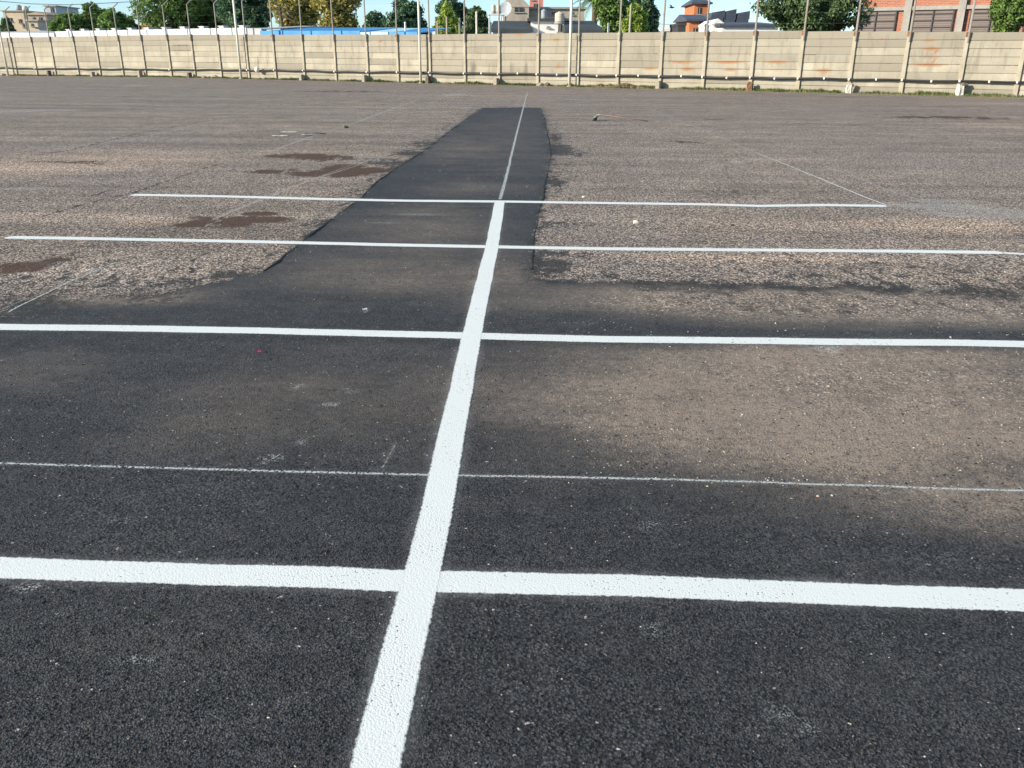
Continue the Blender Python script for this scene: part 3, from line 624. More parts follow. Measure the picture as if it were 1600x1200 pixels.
rubble('broken_block', 846, 3, .20, M_stub, 'flat pale broken slab pieces beside the rough grey block', sprd=.25)
def standing(px, h_, w_, mat, lab, name, cat, topmat=None):
    s_, _ = wallpx(px, ybase(px)); P0 = wp(s_, .42, 0); e_ = empty(name, P0, lab, cat); m = MB(); q = random.Random(int(px))
    bm = bmesh.new(); bmesh.ops.create_cube(bm, size=1); bmesh.ops.subdivide_edges(bm, edges=bm.edges, cuts=3, use_grid_fill=True)
    for v_ in bm.verts:
        nn_ = mn.noise_vector(v_.co*2.2+Vector((px, 0, 0)))*.18; v_.co = v_.co*(1-.18*abs(v_.co.z))+nn_
        v_.co = Vector((v_.co.x*w_, v_.co.y*w_*.8, (v_.co.z+.5)*h_-.02))
    me = bpy.data.meshes.new('body'); bm.to_mesh(me); bm.free(); me.materials.append(mat); link(bpy.data.objects.new('body', me), e_)
    if topmat:
        m.rock((0.12, .02, h_*.93), w_*.62, px, 2, .6); m.build('top', topmat, e_)
standing(1174, .44, .26, M_brickr, 'broken orange brick lump leaning on the wall foot below the grey warehouse', 'brick_lump', 'rubble')
standing(1328, .42, .20, M_wpole, 'small pale leaning stone at the wall foot below the big dark tree', 'leaning_stone', 'stone', M_stub)
standing(1500, .52, .26, M_wpole, 'pale stump with a dark top at the wall foot below the brick building', 'stump', 'stump', M_stubd)

# ------------------------------------------------------------------ grass at the wall foot
def leafmat(name, cols, trans=.25):
    t = mat_cells(name, cols); t.rough(.6)
    tb = t.n('ShaderNodeBsdfTranslucent'); t.t.links.new(t.b.inputs['Base Color'].links[0].from_socket, tb.inputs[0])
    mx = t.n('ShaderNodeMixShader'); mx.inputs[0].default_value = trans
    t.t.links.new(t.b.outputs[0], mx.inputs[1]); t.t.links.new(tb.outputs[0], mx.inputs[2]); t.t.links.new(mx.outputs[0], t.out.inputs['Surface']); return t.m
M_grass = leafmat('grass_blades', [(.045, .075, .018), (.075, .125, .03), (.13, .16, .05), (.30, .25, .13)])
M_dry = leafmat('dry_grass', [(.22, .17, .09), (.34, .27, .15), (.12, .13, .05)])
def blades(name, mat, label, gen, n, kind='stuff', cat='grass'):
    q = random.Random(77); v = []; f = []; tn = []
    for _ in range(n):
        g = gen(q)
        if g is None: continue
        p, h_, tone_ = g; a = q.uniform(0, 6.28); w = h_*.10+.006; l = q.uniform(0, .6)*h_; b = q.uniform(0, 6.28); i = len(v)
        dx, dy = math.cos(a)*w, math.sin(a)*w; ex, ey = math.cos(b)*l, math.sin(b)*l
        v += [(p[0]-dx, p[1]-dy, p[2]), (p[0]+dx, p[1]+dy, p[2]), (p[0]+dx*.7+ex*.4, p[1]+dy*.7+ey*.4, p[2]+h_*.6), (p[0]+ex, p[1]+ey, p[2]+h_)]
        f += [(i, i+1, i+2), (i, i+2, i+3)]; tn += [tone_]*4
    me = bpy.data.meshes.new(name); me.from_pydata(v, [], f); me.update(); a_ = me.attributes.new('tone', 'FLOAT', 'POINT'); a_.data.foreach_set('value', tn)
    me.materials.append(mat); return tag(link(bpy.data.objects.new(name, me)), label, cat, kind=kind)
def ggen(q):
    s = q.uniform(SS[0], SS[-1]); dn = max(0, mn.noise(Vector((s*.55, 3, 0)))*.9+.35)*float(np.interp(s, [-60, -25, 0, 14, 26], [.45, .4, .8, 1, 1.1])); dn += .5*max(0, mn.noise(Vector((s*2.2, 8, 0))))
    if q.random() > dn+.1: return None
    far = float(np.interp(s, [-60, 0, 12, 26], [.25, .35, .45, .8])); o = .06+abs(q.gauss(0, .55))*far
    h_ = q.uniform(.04, .12)*(1+dn)*math.exp(-max(0, o-.3)*1.2)*(1+.7*max(0, mn.noise(Vector((s*3.2, 15, 0)))))
    p = wp(s, o, 0); return (p.x, p.y, gz(p.x)), h_, min(1, abs(q.gauss(.3+.45*(o > .5), .25)))
blades('grass', M_grass, 'strip of low green weeds along the wall foot', ggen, 60000)
def dgen(q):
    s = wallpx(978, ybase(978))[0]+q.gauss(0, .55); o = .75+q.gauss(0, .22); p = wp(s, o, 0)
    hump = .22*math.exp(-((s-wallpx(985, 136)[0])/.45)**2); return (p.x, p.y, q.uniform(0, hump)), q.uniform(.05, .14), q.random()
blades('dry_grass_heap', M_dry, 'small heap of raked dry grass before the wall', dgen, 1800, 'thing', 'grass heap')
def sgen(q):
    s = q.uniform(-6, SS[-1]); o = .6+abs(q.gauss(0, .4))*float(np.interp(s, [-6, 12, 26], [.4, .7, 1.2])); p = wp(s, o, 0)
    if mn.noise(Vector((s*1.1, 44, 0))) < -.15: return None
    return (p.x, p.y, 0), q.uniform(.01, .035), q.random()
blades('straw', M_dry, 'thin scatter of dry straw along the yard side of the weeds', sgen, 9000)

# ------------------------------------------------------------------ things on the asphalt
# broom
b0 = Vector(gp(931, 188.5)); b1 = Vector(gp(1012, 190.5)); d = b1-b0; rz = math.atan2(d.y, d.x)
M_orange = simple('orange_wood', (.20, .11, .075), .55, .2, 8); M_bris = simple('dark_bristle', (.03, .04, .03), .9, .4, 30); M_sock = simple('pale_metal', (.22, .24, .20), .5, .1, 9)
e_ = empty('push_broom', (b0.x, b0.y, 0), 'push broom with orange handle lying on the asphalt', 'broom', rz=rz)
m = MB(); m.tube([(.06, 0, .16), (.9, .0, .07), (d.length, 0, .02)], .011, 8); m.build('handle', M_orange, e_, smooth=True)
m = MB(); m.box((0, 0, .10), (.06, .34, .045), 0); m.build('head_block', M_sock, e_, bevel=.008)
m = MB()
for k in range(90):
    y = -.15+.3*(k % 18)/17; x = -.018+.009*(k//18); q = random.Random(k); m.tube([(x, y, .085), (x-.03+q.uniform(-.02, .02), y+q.uniform(-.02, .02), .004)], .004, 3, False)
m.build('bristles', M_bris, e_)
m = MB(); m.tube([(0, 0, .13), (.12, 0, .15)], .024, 8); m.build('socket', M_sock, e_)
# stones, petal, litter
def lump(name, px, py, r, mat, lab, cat, sq=.7, sub=2):
    x, y = gp(px, py); m = MB(); m.rock((0, 0, r*.45), r, px, sub, sq); o = m.build(name, mat); o.location = (x, y, 0); return tag(o, lab, cat)
M_lstone = simple('pale_stone', (.50, .46, .39), .9, .2, 30); M_dstone = simple('dark_stone', (.05, .045, .04), .9, .3, 30)
lump('stone', 994, 349, .030, M_lstone, 'pale stone casting a shadow right of the black strip', 'stone')
lump('stone', 1144, 353, .017, M_dstone, 'dark pebble right of the pale stone with a shadow', 'stone')
lump('stone', 912, 309, .020, M_lstone, 'small pale stone just above the farthest cross line', 'stone')
lump('stone', 541, 200, .05, M_dstone, 'dark lump on the grey asphalt left of the black strip', 'stone')
lump('stone', 1300, 775-0, .006, M_lstone, 'tiny pale stone below the thin cross guide line', 'stone', sub=1)
lump('stone', 1278, 776, .0065, simple('pinkish_stone', (.45, .30, .24), .9, .2, 30), 'pinkish stone just below the thin cross guide line', 'stone', sub=1)
x, y = gp(405, 552); m = MB(); q = random.Random(3)
M_pink = simple('pink_petal', (.62, .01, .20), .55, .1, 20)
for k in range(4):
    a = k*1.57+.3; c_, s_ = math.cos(a), math.sin(a); R = .011
    pts = [(0, 0, .003), (c_*R*.6-s_*R*.45, s_*R*.6+c_*R*.45, .008), (c_*R*1.15, s_*R*1.15, .014), (c_*R*.6+s_*R*.45, s_*R*.6-c_*R*.45, .008)]
    i = len(m.v); m.v += pts+[(px_, py_, pz_-.0015) for px_, py_, pz_ in pts]; m.f += [(i, i+1, i+2, i+3), (i+7, i+6, i+5, i+4)]+[(i+j, i+4+j, i+4+(j+1) % 4, i+(j+1) % 4) for j in range(4)]
o = m.build('flower', M_pink); o.location = (x, y, .002); tag(o, 'tiny magenta flower head on the black asphalt', 'flower')
def scrap(px, py, w, l, lab, mat=M_lstone, rz=0.):
    x, y = gp(px, py); bm = bmesh.new(); bmesh.ops.create_grid(bm, x_segments=6, y_segments=3, size=1)
    for v_ in bm.verts: v_.co = Vector((v_.co.x*l/2, v_.co.y*w/2, .012+.012*mn.noise(v_.co*2+Vector((px, 0, 0)))))
    r_ = bmesh.ops.extrude_face_region(bm, geom=bm.faces[:]); bmesh.ops.translate(bm, verts=[g for g in r_['geom'] if isinstance(g, bmesh.types.BMVert)], vec=(0, 0, .003))
    me = bpy.data.meshes.new('litter_strip'); bm.to_mesh(me); bm.free(); me.materials.append(mat); o = link(bpy.data.objects.new('litter_strip', me))
    o.location = (x, y, 0); o.rotation_euler = (0, 0, rz); return tag(o, lab, 'litter')
M_paper = simple('white_litter', (.72, .71, .66), .8, .1, 9)
scrap(451, 207, .10, .30, 'flat white scrap on the asphalt above the brown stains', M_paper)
scrap(437, 213, .06, .30, 'thin pale scrap just below the flat white scrap', M_paper, .1)
scrap(482, 211, .05, .30, 'bent white scrap beside a dark crack line', M_paper, .7)
scrap(492, 209, .04, .42, 'narrow dark strip beside the bent white scrap', M_dstone, .2)
scrap(1115, 187, .07, .5, 'narrow dark strip lying right of the broom', M_dstone, 0)
scrap(570, 486, .012, .03, 'small white fleck on the black asphalt above the second cross line', M_paper, .2)

# ------------------------------------------------------------------ beyond the wall: trees
M_bark = simple('bark', (.10, .075, .05), .95, .35, 3, stretch=(3, 3, .6), bump=.8)
LM = {'green': leafmat('leaves_green', [(0.053, 0.091, 0.026), (0.116, 0.204, 0.048), (0.217, 0.325, 0.077)]),
      'dark': leafmat('leaves_dark', [(0.035, 0.069, 0.029), (0.076, 0.130, 0.053), (0.160, 0.229, 0.088)]),
      'bluegreen': leafmat('leaves_bluegreen', [(0.029, 0.073, 0.043), (0.064, 0.135, 0.073), (0.145, 0.234, 0.117)]),
      'autumn': leafmat('leaves_autumn', [(0.112, 0.119, 0.037), (0.275, 0.250, 0.069), (0.500, 0.425, 0.125), (0.163, 0.188, 0.062)]),
      'lime': leafmat('leaves_lime', [(0.100, 0.170, 0.030), (0.240, 0.330, 0.056), (0.420, 0.500, 0.100)])}
def tree(name, lab, px, ytop, wpx, Y, kind, seed, n=9000, leaf=.20, ybot=75, lobes=16, cat='tree', group='trees beyond the wall', droop=0., fine=1.0):
    top = at(px, ytop, Y); l = at(px-wpx/2, ytop, Y); r = at(px+wpx/2, ytop, Y); bot = at(px, ybot, Y).z
    R = (r.x-l.x)/2; H = top.z; base = Vector((top.x, Y, 0)); zb = max(bot, H*.14, .9); q = random.Random(seed); g = np.random.default_rng(seed)
    e_ = empty(name, base, lab, cat, group)
    cz = (H+zb)/2; rz_ = (H-zb)/2; LB = []
    for k in range(lobes):
        u = q.uniform(0, 6.28); zz = q.uniform(-.75, .80); rr = math.sqrt(max(.05, 1-zz*zz))*q.uniform(.35, .72)
        sz = q.uniform(.26, .44)
        LB.append((math.cos(u)*rr*R, math.sin(u)*rr*R*.9, cz+zz*rz_*.78, sz*R, sz*min(R, rz_*1.1)*q.uniform(.75, 1.05)))
    LB.append((0, 0, cz+rz_*.45, R*.45, rz_*.52)); LB.append((q.uniform(-.2, .2)*R, 0, H-rz_*.34, R*.34, rz_*.34)); LB.append((0, 0, cz, R*.6, rz_*.7))
    m = MB(); tr = R*.075+.06
    m.tube([(0, 0, -.1), (q.uniform(-.05, .05)*R, 0, zb*.6), (q.uniform(-.08, .08)*R, .05*R, cz), (0, 0, cz+rz_*.5)], [tr*1.3, tr, tr*.7, tr*.25], 9)
    for (x, y, z, a, b) in LB[:lobes]:
        m.tube([(0, 0, max(zb*.7, z*.45)), (x*.45, y*.45, z*.75+cz*.05), (x*.95, y*.95, z)], [tr*.5, tr*.28, tr*.09], 6)
    m.build('trunk', M_bark, e_)
    # leaf clumps
    vol = np.array([a*a*b for *_, a, b in LB]); pr = vol**.75; pr /= pr.sum(); idx = g.choice(len(LB), n, p=pr)
    LA = np.array(LB)[idx]; d = g.normal(size=(n, 3)); d /= np.linalg.norm(d, axis=1)[:, None]
    rad = g.uniform(.15, 1.0, n)**(1/2.2)*(1+g.normal(0, .07, n))
    # clump holes
    Cn = LA[:, :3]+d*rad[:, None]*np.column_stack([LA[:, 3], LA[:, 3], LA[:, 4]])
    nz = np.array([mn.noise(Vector(c)*(1.5/max(.5, R*.35))+Vector((seed, 0, 0))) for c in Cn]); keep = nz > -.13+g.normal(0, .08, n)
    Cn = Cn[keep]; dd = d[keep]; N = len(Cn); tone_ = np.clip(.45+.9*nz[keep]+g.normal(0, .22, N), 0, 1)
    if droop: Cn[:, 2] -= g.uniform(0, droop, N)
    a = g.normal(size=(N, 3))+dd*.9; a /= np.linalg.norm(a, axis=1)[:, None]
    t1 = np.cross(a, g.normal(size=(N, 3))); t1 /= np.linalg.norm(t1, axis=1)[:, None]; t2 = np.cross(a, t1)
    sz = leaf*g.uniform(.5, 1.25, N)[:, None]; bend = a*sz*.35
    V = np.stack([Cn-t1*sz, Cn-t2*sz*.5+bend, Cn+t1*sz, Cn+t2*sz*.5+bend], 1).reshape(-1, 3)
    F = (np.arange(N)[:, None]*4+np.array([[0, 1, 2, 3]]))
    me = bpy.data.meshes.new('crown'); me.from_pydata(V.tolist(), [], F.tolist()); me.update()
    a_ = me.attributes.new('tone', 'FLOAT', 'POINT'); a_.data.foreach_set('value', np.repeat(tone_, 4).astype(np.float32))
    me.materials.append(LM[kind]); link(bpy.data.objects.new('crown', me), e_); return e_
tree('bushy_tree', 'small dark tree in front of the cream apartment block', 8, 27, 34, 100, 'dark', 10, 3500)
tree('bushy_tree', 'low green tree beside the grey roof at far left', 100, 20, 62, 96, 'green', 11, 7000)
tree('bushy_tree', 'taller rounded green tree topping the left tree cluster', 140, 2, 64, 98, 'green', 12, 9000)
tree('bushy_tree', 'green tree filling the right side of the left cluster', 172, 12, 56, 94, 'green', 13, 8000)
tree('bushy_tree', 'small dark tree at the right end of the left cluster', 202, 25, 30, 97, 'dark', 14, 4000)
tree('spreading_tree', 'drooping green tree whose crown leaves the top of the photo', 262, -52, 130, 84, 'green', 15, 15000, .19)
tree('spreading_tree', 'green and brownish tree right of the drooping one', 310, -40, 100, 88, 'green', 16, 12000, .19)
tree('spreading_tree', 'deep green tree beside the autumn coloured tree', 375, -45, 105, 82, 'bluegreen', 17, 14000, .19)
tree('autumn_tree', 'golden yellow autumn tree above the blue roof', 462, -45, 100, 78, 'autumn', 18, 14000, .17)
tree('autumn_tree', 'olive yellow autumn tree at the right end of the blue roof', 525, -30, 92, 76, 'autumn', 19, 13000, .17)
tree('conifer', 'narrow dark tree right of the autumn trees', 586, 16, 46, 90, 'bluegreen', 20, 6000, .18)
tree('dense_tree', 'wide dark blue green tree left of the slim pole', 634, -4, 84, 84, 'bluegreen', 21, 13000, .18)
tree('young_tree', 'light green young tree just right of the slim pole', 697, 2, 44, 70, 'lime', 22, 5000, .15, fine=.8)
tree('dense_tree', 'dark tree behind the light green young tree', 706, -6, 62, 84, 'bluegreen', 23, 9000, .18)
tree('dense_tree', 'dark green tree left of the rooftop water tanks', 742, 9, 54, 82, 'dark', 24, 8000, .18)
tree('broad_tree', 'broad dark green tree behind the palm', 962, -30, 76, 72, 'green', 25, 12000, .17)
tree('flat_topped_tree', 'dark flat topped tree reaching right of the lime green tree', 1006, -22, 66, 76, 'bluegreen', 26, 7000, .19)
tree('round_tree', 'lime green round tree above the wall', 994, 5, 50, 60, 'lime', 27, 7000, .15)
tree('round_tree', 'huge dark green tree between the warehouse and the brick building', 1286, -62, 196, 52, 'dark', 28, 30000, .13, lobes=26)
tree('round_tree', 'dark green tree covering the right end of the brick building', 1604, -45, 96, 44, 'green', 29, 14000, .11, ybot=60)

# palm
Y = 74; base = at(928, 40, Y); base.z = 0; e_ = empty('palm_tree', base, 'palm with arching fronds beside the thickest pole', 'palm tree')
hz_ = at(928, 2, Y).z; m = MB(); m.tube([(0, 0, -.1), (.05, 0, hz_*.5), (0, 0, hz_)], [.30, .24, .2], 10); m.build('trunk', M_bark, e_)
for k in range(22):
    q = random.Random(900+k); a = k*2.399; L = q.uniform(2.0, 2.9); el = q.uniform(-.1, 1.1); v = []; f = []; tn = []; pts = []
    for j in range(11):
        u = j/10; r = L*u*math.cos(el*.6)*(1-.1*u); z = L*(math.sin(el)*u-.85*u*u); pts.append(Vector((math.cos(a)*r, math.sin(a)*r, hz_+z)))
    for j in range(1, 11):
        d_ = (pts[j]-pts[j-1]).normalized(); sd_ = d_.cross(Vector((0, 0, 1))).normalized()
        for k2 in range(3):
            p = pts[j-1].lerp(pts[j], k2/3)
            for sg in (-1, 1):
                ln = .5*math.sin(math.pi*min(.97, .12+j/11)); tip = p+sd_*sg*ln*.8+d_*ln*.45+Vector((0, 0, -.3*ln)); i = len(v); w_ = d_*.035
                v += [tuple(p-w_), tuple(p+w_), tuple(tip)]; f.append((i, i+1, i+2)); tn += [q.random()]*3
    mm = MB(); mm.tube(pts, [.025*(1-j/12) for j in range(11)], 4); i0 = len(v); v += mm.v; f += [tuple(i0+x for x in ff) for ff in mm.f]; tn += [.9]*len(mm.v)
    me = bpy.data.meshes.new('frond'); me.from_pydata(v, [], f); me.update(); a_ = me.attributes.new('tone', 'FLOAT', 'POINT'); a_.data.foreach_set('value', tn)
    me.materials.append(LM['green']); link(bpy.data.objects.new('frond', me), e_)

# ------------------------------------------------------------------ beyond the wall: roofs and buildings
def px2x(px, Y): return at(px, 50, Y).x
def pz_(py, px, Y): return at(px, py, Y).z
M_white = simple('white_sheet', (.47, .49, .51), .5, .06, .4); M_greysh = simple('grey_sheet', (.38, .39, .40), .6, .15, .6)
M_blue = simple('blue_tarp', (.03, .22, .50), .45, .2, .8, bump=.5); M_bluel = simple('pale_blue_tarp', (.36, .55, .66), .5, .15, .8)
M_beige = simple('beige_render', (.47, .39, .28), .9, .15, .5, bump=.3); M_tan = simple('tan_render', (.36, .29, .22), .9, .18, .5)
M_whiter = simple('white_render', (.66, .66, .65), .85, .08, .6); M_char = simple('charcoal_roof', (.045, .052, .056), .7, .3, .8)
M_slate = simple('slate_roof', (.055, .065, .09), .6, .25, .8); M_brickw = simple('orange_brick', (.43, .16, .075), .9, .2, 1.2)
M_stonew = simple('stone_wall', (.34, .30, .25), .95, .25, .9, bump=.5); M_win = simple('dark_window', (.035, .04, .045), .35, .2, 1)
M_tank = simple('tank_cream', (.52, .46, .36), .6, .1, 1); M_tankg = simple('tank_grey', (.28, .31, .34), .55, .15, 1); M_pinkw = simple('pink_render', (.50, .20, .17), .85, .15, 1)
M_dark = simple('dark_metal', (.05, .05, .055), .6, .2, 2); M_conc = simple('grey_concrete', (.29, .28, .255), .9, .2, 1.0, bump=.4)
def house(name, lab, x0, x1, ytop, Y, depth, mat, roofmat=None, rooftype='flat', ridge=0, cat='building', group=None, wins=(), over=.25):
    a = px2x(x0, Y); b = px2x(x1, Y); zt = pz_(ytop, (x0+x1)/2, Y); cx = (a+b)/2; w = b-a
    e_ = empty(name, (cx, Y, 0), lab, cat, group); m = MB(); m.box((0, depth/2, zt/2-.1), (w, depth, zt+.2)); m.build('wall', mat, e_)
    if roofmat:
        r = MB()
        if rooftype == 'flat': r.box((0, depth/2, zt+.09), (w+2*over, depth+2*over, .18))
        elif rooftype == 'gable': zr = pz_(ridge, (x0+x1)/2, Y); r.prism([(-w/2-over, zt), (0, zr), (w/2+over, zt), (w/2+over, zt-.12), (-w/2-over, zt-.12)], -over, depth+over)
        elif rooftype == 'slope':       # eaves to the front, ridge at the back
            zr = pz_(ridge, (x0+x1)/2, Y)
            i = 0; P_ = [(-w/2-over, -over, zt), (w/2+over, -over, zt), (w/2+over-.5, depth*.6, zr), (-w/2-over+.1, depth*.6, zr), (-w/2-over, -over, zt-.18), (w/2+over, -over, zt-.18), (w/2+over-.5, depth+over, zt), (-w/2-over, depth+over, zt)]
            r.v = P_; r.f = [(0, 1, 2, 3), (4, 5, 1, 0), (2, 6, 7, 3), (4, 7, 6, 5), (1, 5, 6, 2), (0, 3, 7, 4)]
        elif rooftype == 'hip':
            zr = pz_(ridge, (x0+x1)/2, Y); P_ = [(-w/2-over, -over, zt), (w/2+over, -over, zt), (w/2+over, depth+over, zt), (-w/2-over, depth+over, zt), (-w*.12, depth/2, zr), (w*.12, depth/2, zr)]
            r.v = P_+[(x, y, z-.14) for x, y, z in P_[:4]]; r.f = [(0, 1, 5, 4), (1, 2, 5), (2, 3, 4, 5), (3, 0, 4), (0, 6, 7, 1), (1, 7, 8, 2), (2, 8, 9, 3), (3, 9, 6, 0), (6, 9, 8, 7)]
        r.build('roof', roofmat, e_)
    for (wx0, wx1, wy0, wy1) in wins:
        A = at(wx0, wy1, Y); B = at(wx1, wy0, Y); cw = MB(); ww, wh = B.x-A.x, B.z-A.z; c = ((A.x+B.x)/2-cx, -.03, (A.z+B.z)/2)
        cw.box(c, (ww, .06, wh)); wo2 = cw.build('window', M_win, e_)
        fr = MB(); fr.box((c[0], -.075, c[2]-wh/2-.04), (ww+.2, .14, .08)); fr.build('sill', M_conc, wo2)
        fr = MB(); fr.box((c[0], -.08, c[2]), (.05, .04, wh-.04)); fr.build('frame', M_conc, wo2)
    return e_
# long white shed and low shed (left)
def shed(name, lab, x0, x1, yt0, yt1, yb, Y0, Y1, depth, mat, cat='shed', vents=0, roofm=None, eave=.55):
    A = at(x0, yt0, Y0); B = at(x1, yt1, Y1); e_ = empty(name, (A.x, A.y, 0), lab, cat)
    d = Vector((B.x-A.x, B.y-A.y, 0)); n_ = Vector((-d.y, d.x, 0)).normalized()
    za, zb2 = A.z, B.z; O = Vector((0, 0, 0)); fh = eave
    m = MB(); P_ = [O+Vector((0, 0, za-fh)), d+Vector((0, 0, zb2-fh)), d+Vector((0, 0, zb2)), O+Vector((0, 0, za))]; Q_ = [p+n_*.15 for p in P_]
    m.v = [tuple(p) for p in P_+Q_]; m.f = [(0, 1, 2, 3), (7, 6, 5, 4), (3, 2, 6, 7), (0, 4, 5, 1), (0, 3, 7, 4), (1, 5, 6, 2)]; m.build('fascia', mat, e_)
    m = MB(); R0 = [O+n_*.16+Vector((0, 0, za-.03)), d+n_*.16+Vector((0, 0, zb2-.03)), d+n_*depth+Vector((0, 0, zb2+.35)), O+n_*depth+Vector((0, 0, za+.35))]; R1 = [p-Vector((0, 0, .06)) for p in R0]
    m.v = [tuple(p) for p in R0+R1]; m.f = [(0, 1, 2, 3), (7, 6, 5, 4), (0, 4, 5, 1), (1, 5, 6, 2), (2, 6, 7, 3), (3, 7, 4, 0)]; m.build('roof', roofm or M_greysh, e_)
    m = MB(); W0 = [O+n_*.3, d+n_*.3, d+n_*(depth-.3), O+n_*(depth-.3)]; m.v = [tuple(p) for p in W0]+[tuple(p+Vector((0, 0, min(za, zb2)-.18))) for p in W0]
    m.f = [(0, 1, 5, 4), (1, 2, 6, 5), (2, 3, 7, 6), (3, 0, 4, 7)]; m.build('wall', M_greysh, e_)
    for k in range(vents):
        p = d*((k+.6)/vents)+n_*.6+Vector((0, 0, za+(zb2-za)*(k+.6)/vents+.06)); m = MB(); m.box(tuple(p), (.55, .40, .14), math.atan2(d.y, d.x)); m.box(tuple(p+Vector((0, 0, .09))), (.7, .5, .05), math.atan2(d.y, d.x)); m.build('roof_vent', M_white, e_)
    return e_
shed('low_shed', 'low white shed roof at the far left edge behind the wall', -60, 84, 50.5, 51.5, 62, 92, 84, 8, M_white, eave=.9)
shed('long_shed', 'long white flat roofed shed with small roof vents behind the wall', 86, 384, 49, 43, 60, 82, 67, 9, M_white, vents=11, eave=1.0)
shed('dark_shed_end', 'short grey corrugated roof between the white shed and the blue roof', 386, 408, 44, 44.5, 56, 66.6, 66, 6, M_greysh, eave=.7)
shed('blue_roof_shed', 'long bright blue roof behind the wall below the autumn trees', 406, 562, 48, 48, 56, 66, 61.5, 5, M_blue, roofm=M_blue, eave=.8)
shed('pale_blue_roof_shed', 'pale blue and white roof strip right of the long blue roof', 563, 606, 50, 50, 56, 61.2, 60, 4, M_bluel, roofm=M_bluel, eave=.6)
shed('small_blue_roof_shed', 'short blue roof left of the slim pole', 608, 652, 49.5, 50, 56, 60, 59, 4, M_blue, roofm=M_blue, eave=.6)
# utility pole with transformers arms at 445
P0 = at(445, 47, 72); e_ = empty('utility_pole', (P0.x, 72, 0), 'leaning dark utility pole with slanted crossarms before the autumn tree', 'utility pole')
m = MB(); zt_ = at(440, 8, 72).z; m.tube([(0, 0, 0), (-.25, 0, zt_)], [.16, .12], 8); m.build('shaft', M_bark, e_)
for k in range(3): m = MB(); m.box((0, 0, 0), (1.5, .14, .12)); o = m.build('crossarm', M_bark, e_); o.location = (-.1+.12*k, -.1, zt_-.15-.36*k); o.rotation_euler = (0, .42, .2)
# far left buildings
house('apartment_block', 'cream apartment block with rounded roof tanks at far left', 10, 42, 18, 150, 10, M_beige, M_conc, 'flat', wins=[(15, 19, 28, 34), (30, 34, 30, 36), (36, 38, 38, 43)])
for i, (a, b, yt, mt, lab) in enumerate([(15, 25, 8, M_tankg, 'dark grey domed tank on the cream apartment block'), (25, 35, 10, M_tank, 'cream domed tank on the cream apartment block')]):
    c = at((a+b)/2, 18, 152); r = (px2x(b, 152)-px2x(a, 152))/2*.95; hh_ = at(a, yt, 152).z-c.z; m = MB(); m.lathe((0, 0, 0), [(r, 0), (r, hh_*.55), (r*.85, hh_*.8), (r*.45, hh_*.97), (.1, hh_)], 18)
    o = m.build('roof_tank', mt, smooth=True); o.location = (c.x, 154, c.z+.18); tag(o, lab, 'water tank')
house('brown_house', 'grey brown block with a sloping top behind the low shed', 48, 77, 22, 135, 8, M_tan, M_tan, 'gable', 19, wins=[(52, 55, 27, 32), (62, 66, 27, 32)])
house('white_block', 'pale narrow block rising left of the green trees', 77, 93, 10, 160, 8, M_greysh, M_conc, 'flat', wins=[(80, 84, 12, 20), (85, 89, 24, 30)])
house('tan_house', 'small tan house before the grey brown block', 46, 61, 33, 120, 6, M_beige, M_conc, 'flat', wins=[(49, 52, 37, 41)])
house('dark_roofed_house', 'low house with dark blue grey roof beside the small tan house', 61, 80, 43, 110, 6, M_whiter, M_slate, 'slope', 36)
house('stone_house', 'distant tan house seen between tree clusters', 222, 238, 40, 140, 7, M_beige, M_brickw, 'gable', 36)
# stone gable building and neighbours, centre
house('stone_gable_building', 'tall beige stone building with stepped gable and barred window', 783, 826, 9, 92, 10, M_stonew, M_stonew, 'gable', -14, wins=[(804, 818, 12, 19)], over=.05)
house('long_stone_wing', 'long grey stone wing right of the stone gable', 826, 912, 14, 94, 8, M_stonew, M_conc, 'flat', wins=[(862, 868, 19, 23), (890, 896, 19, 23)])
house('red_tower', 'red tower top behind the long stone wing', 827, 848, -14, 110, 5, M_pinkw, None, wins=[(834, 841, 6, 11), (830, 834, -6, 0)])
house('charcoal_roof_house', 'low white house with a broad charcoal roof left of the white house', 770, 828, 46, 66, 8, M_whiter, M_char, 'slope', 28.5)
house('white_house', 'plain white flat roofed house carrying the cream water tank', 829, 883, 33, 68, 7, M_whiter, M_dark, 'flat', wins=[(872, 878, 38, 50), (855, 858, 41, 43)])
house('dark_roof_cottage', 'white cottage with dark slanted roof under the palm', 888, 938, 47, 64, 8, M_whiter, M_char, 'slope', 28)
def tank(px, yb, yt, wpx, Y, mat, lab, name='water_tank'):
    c = at(px, yb, Y); r = (px2x(px+wpx/2, Y)-px2x(px-wpx/2, Y))/2; h_ = at(px, yt, Y).z-c.z; m = MB(); e_ = empty(name, (c.x, Y+r, c.z), lab, 'water tank')
    pr = [(r*.95, 0)]
    for k in range(5): z0 = h_*(.06+.15*k); pr += [(r*.96, z0), (r, z0+h_*.03), (r, z0+h_*.10), (r*.96, z0+h_*.13)]
    pr += [(r*.9, h_*.86), (r*.6, h_*.93), (r*.3, h_*.96)]; m.lathe((0, 0, 0), pr, 20); m.build('body', mat, e_, smooth=True)
    m = MB(); m.lathe((0, 0, h_*.955), [(r*.36, 0), (r*.36, h_*.05), (r*.1, h_*.06)], 14); m.build('lid', mat, e_)
    m = MB(); m.lathe((0, 0, -.12), [(r*1.08, 0), (r*1.08, .115)], 16); m.build('base', M_conc, e_)
tank(874.5, 34, 18, 15, 66.5, M_tank, 'big cream water tank standing on the white house')
tank(850, 27, 14, 9, 80, M_tankg, 'blue grey domed tank between white house and stone wing')
tank(771, 18, 6.5, 7, 74, M_tank, 'left cream tank of the pair on thin legs above the charcoal roof')
tank(779, 18, 7.5, 7, 74, M_tank, 'right cream tank of the pair on thin legs above the charcoal roof')
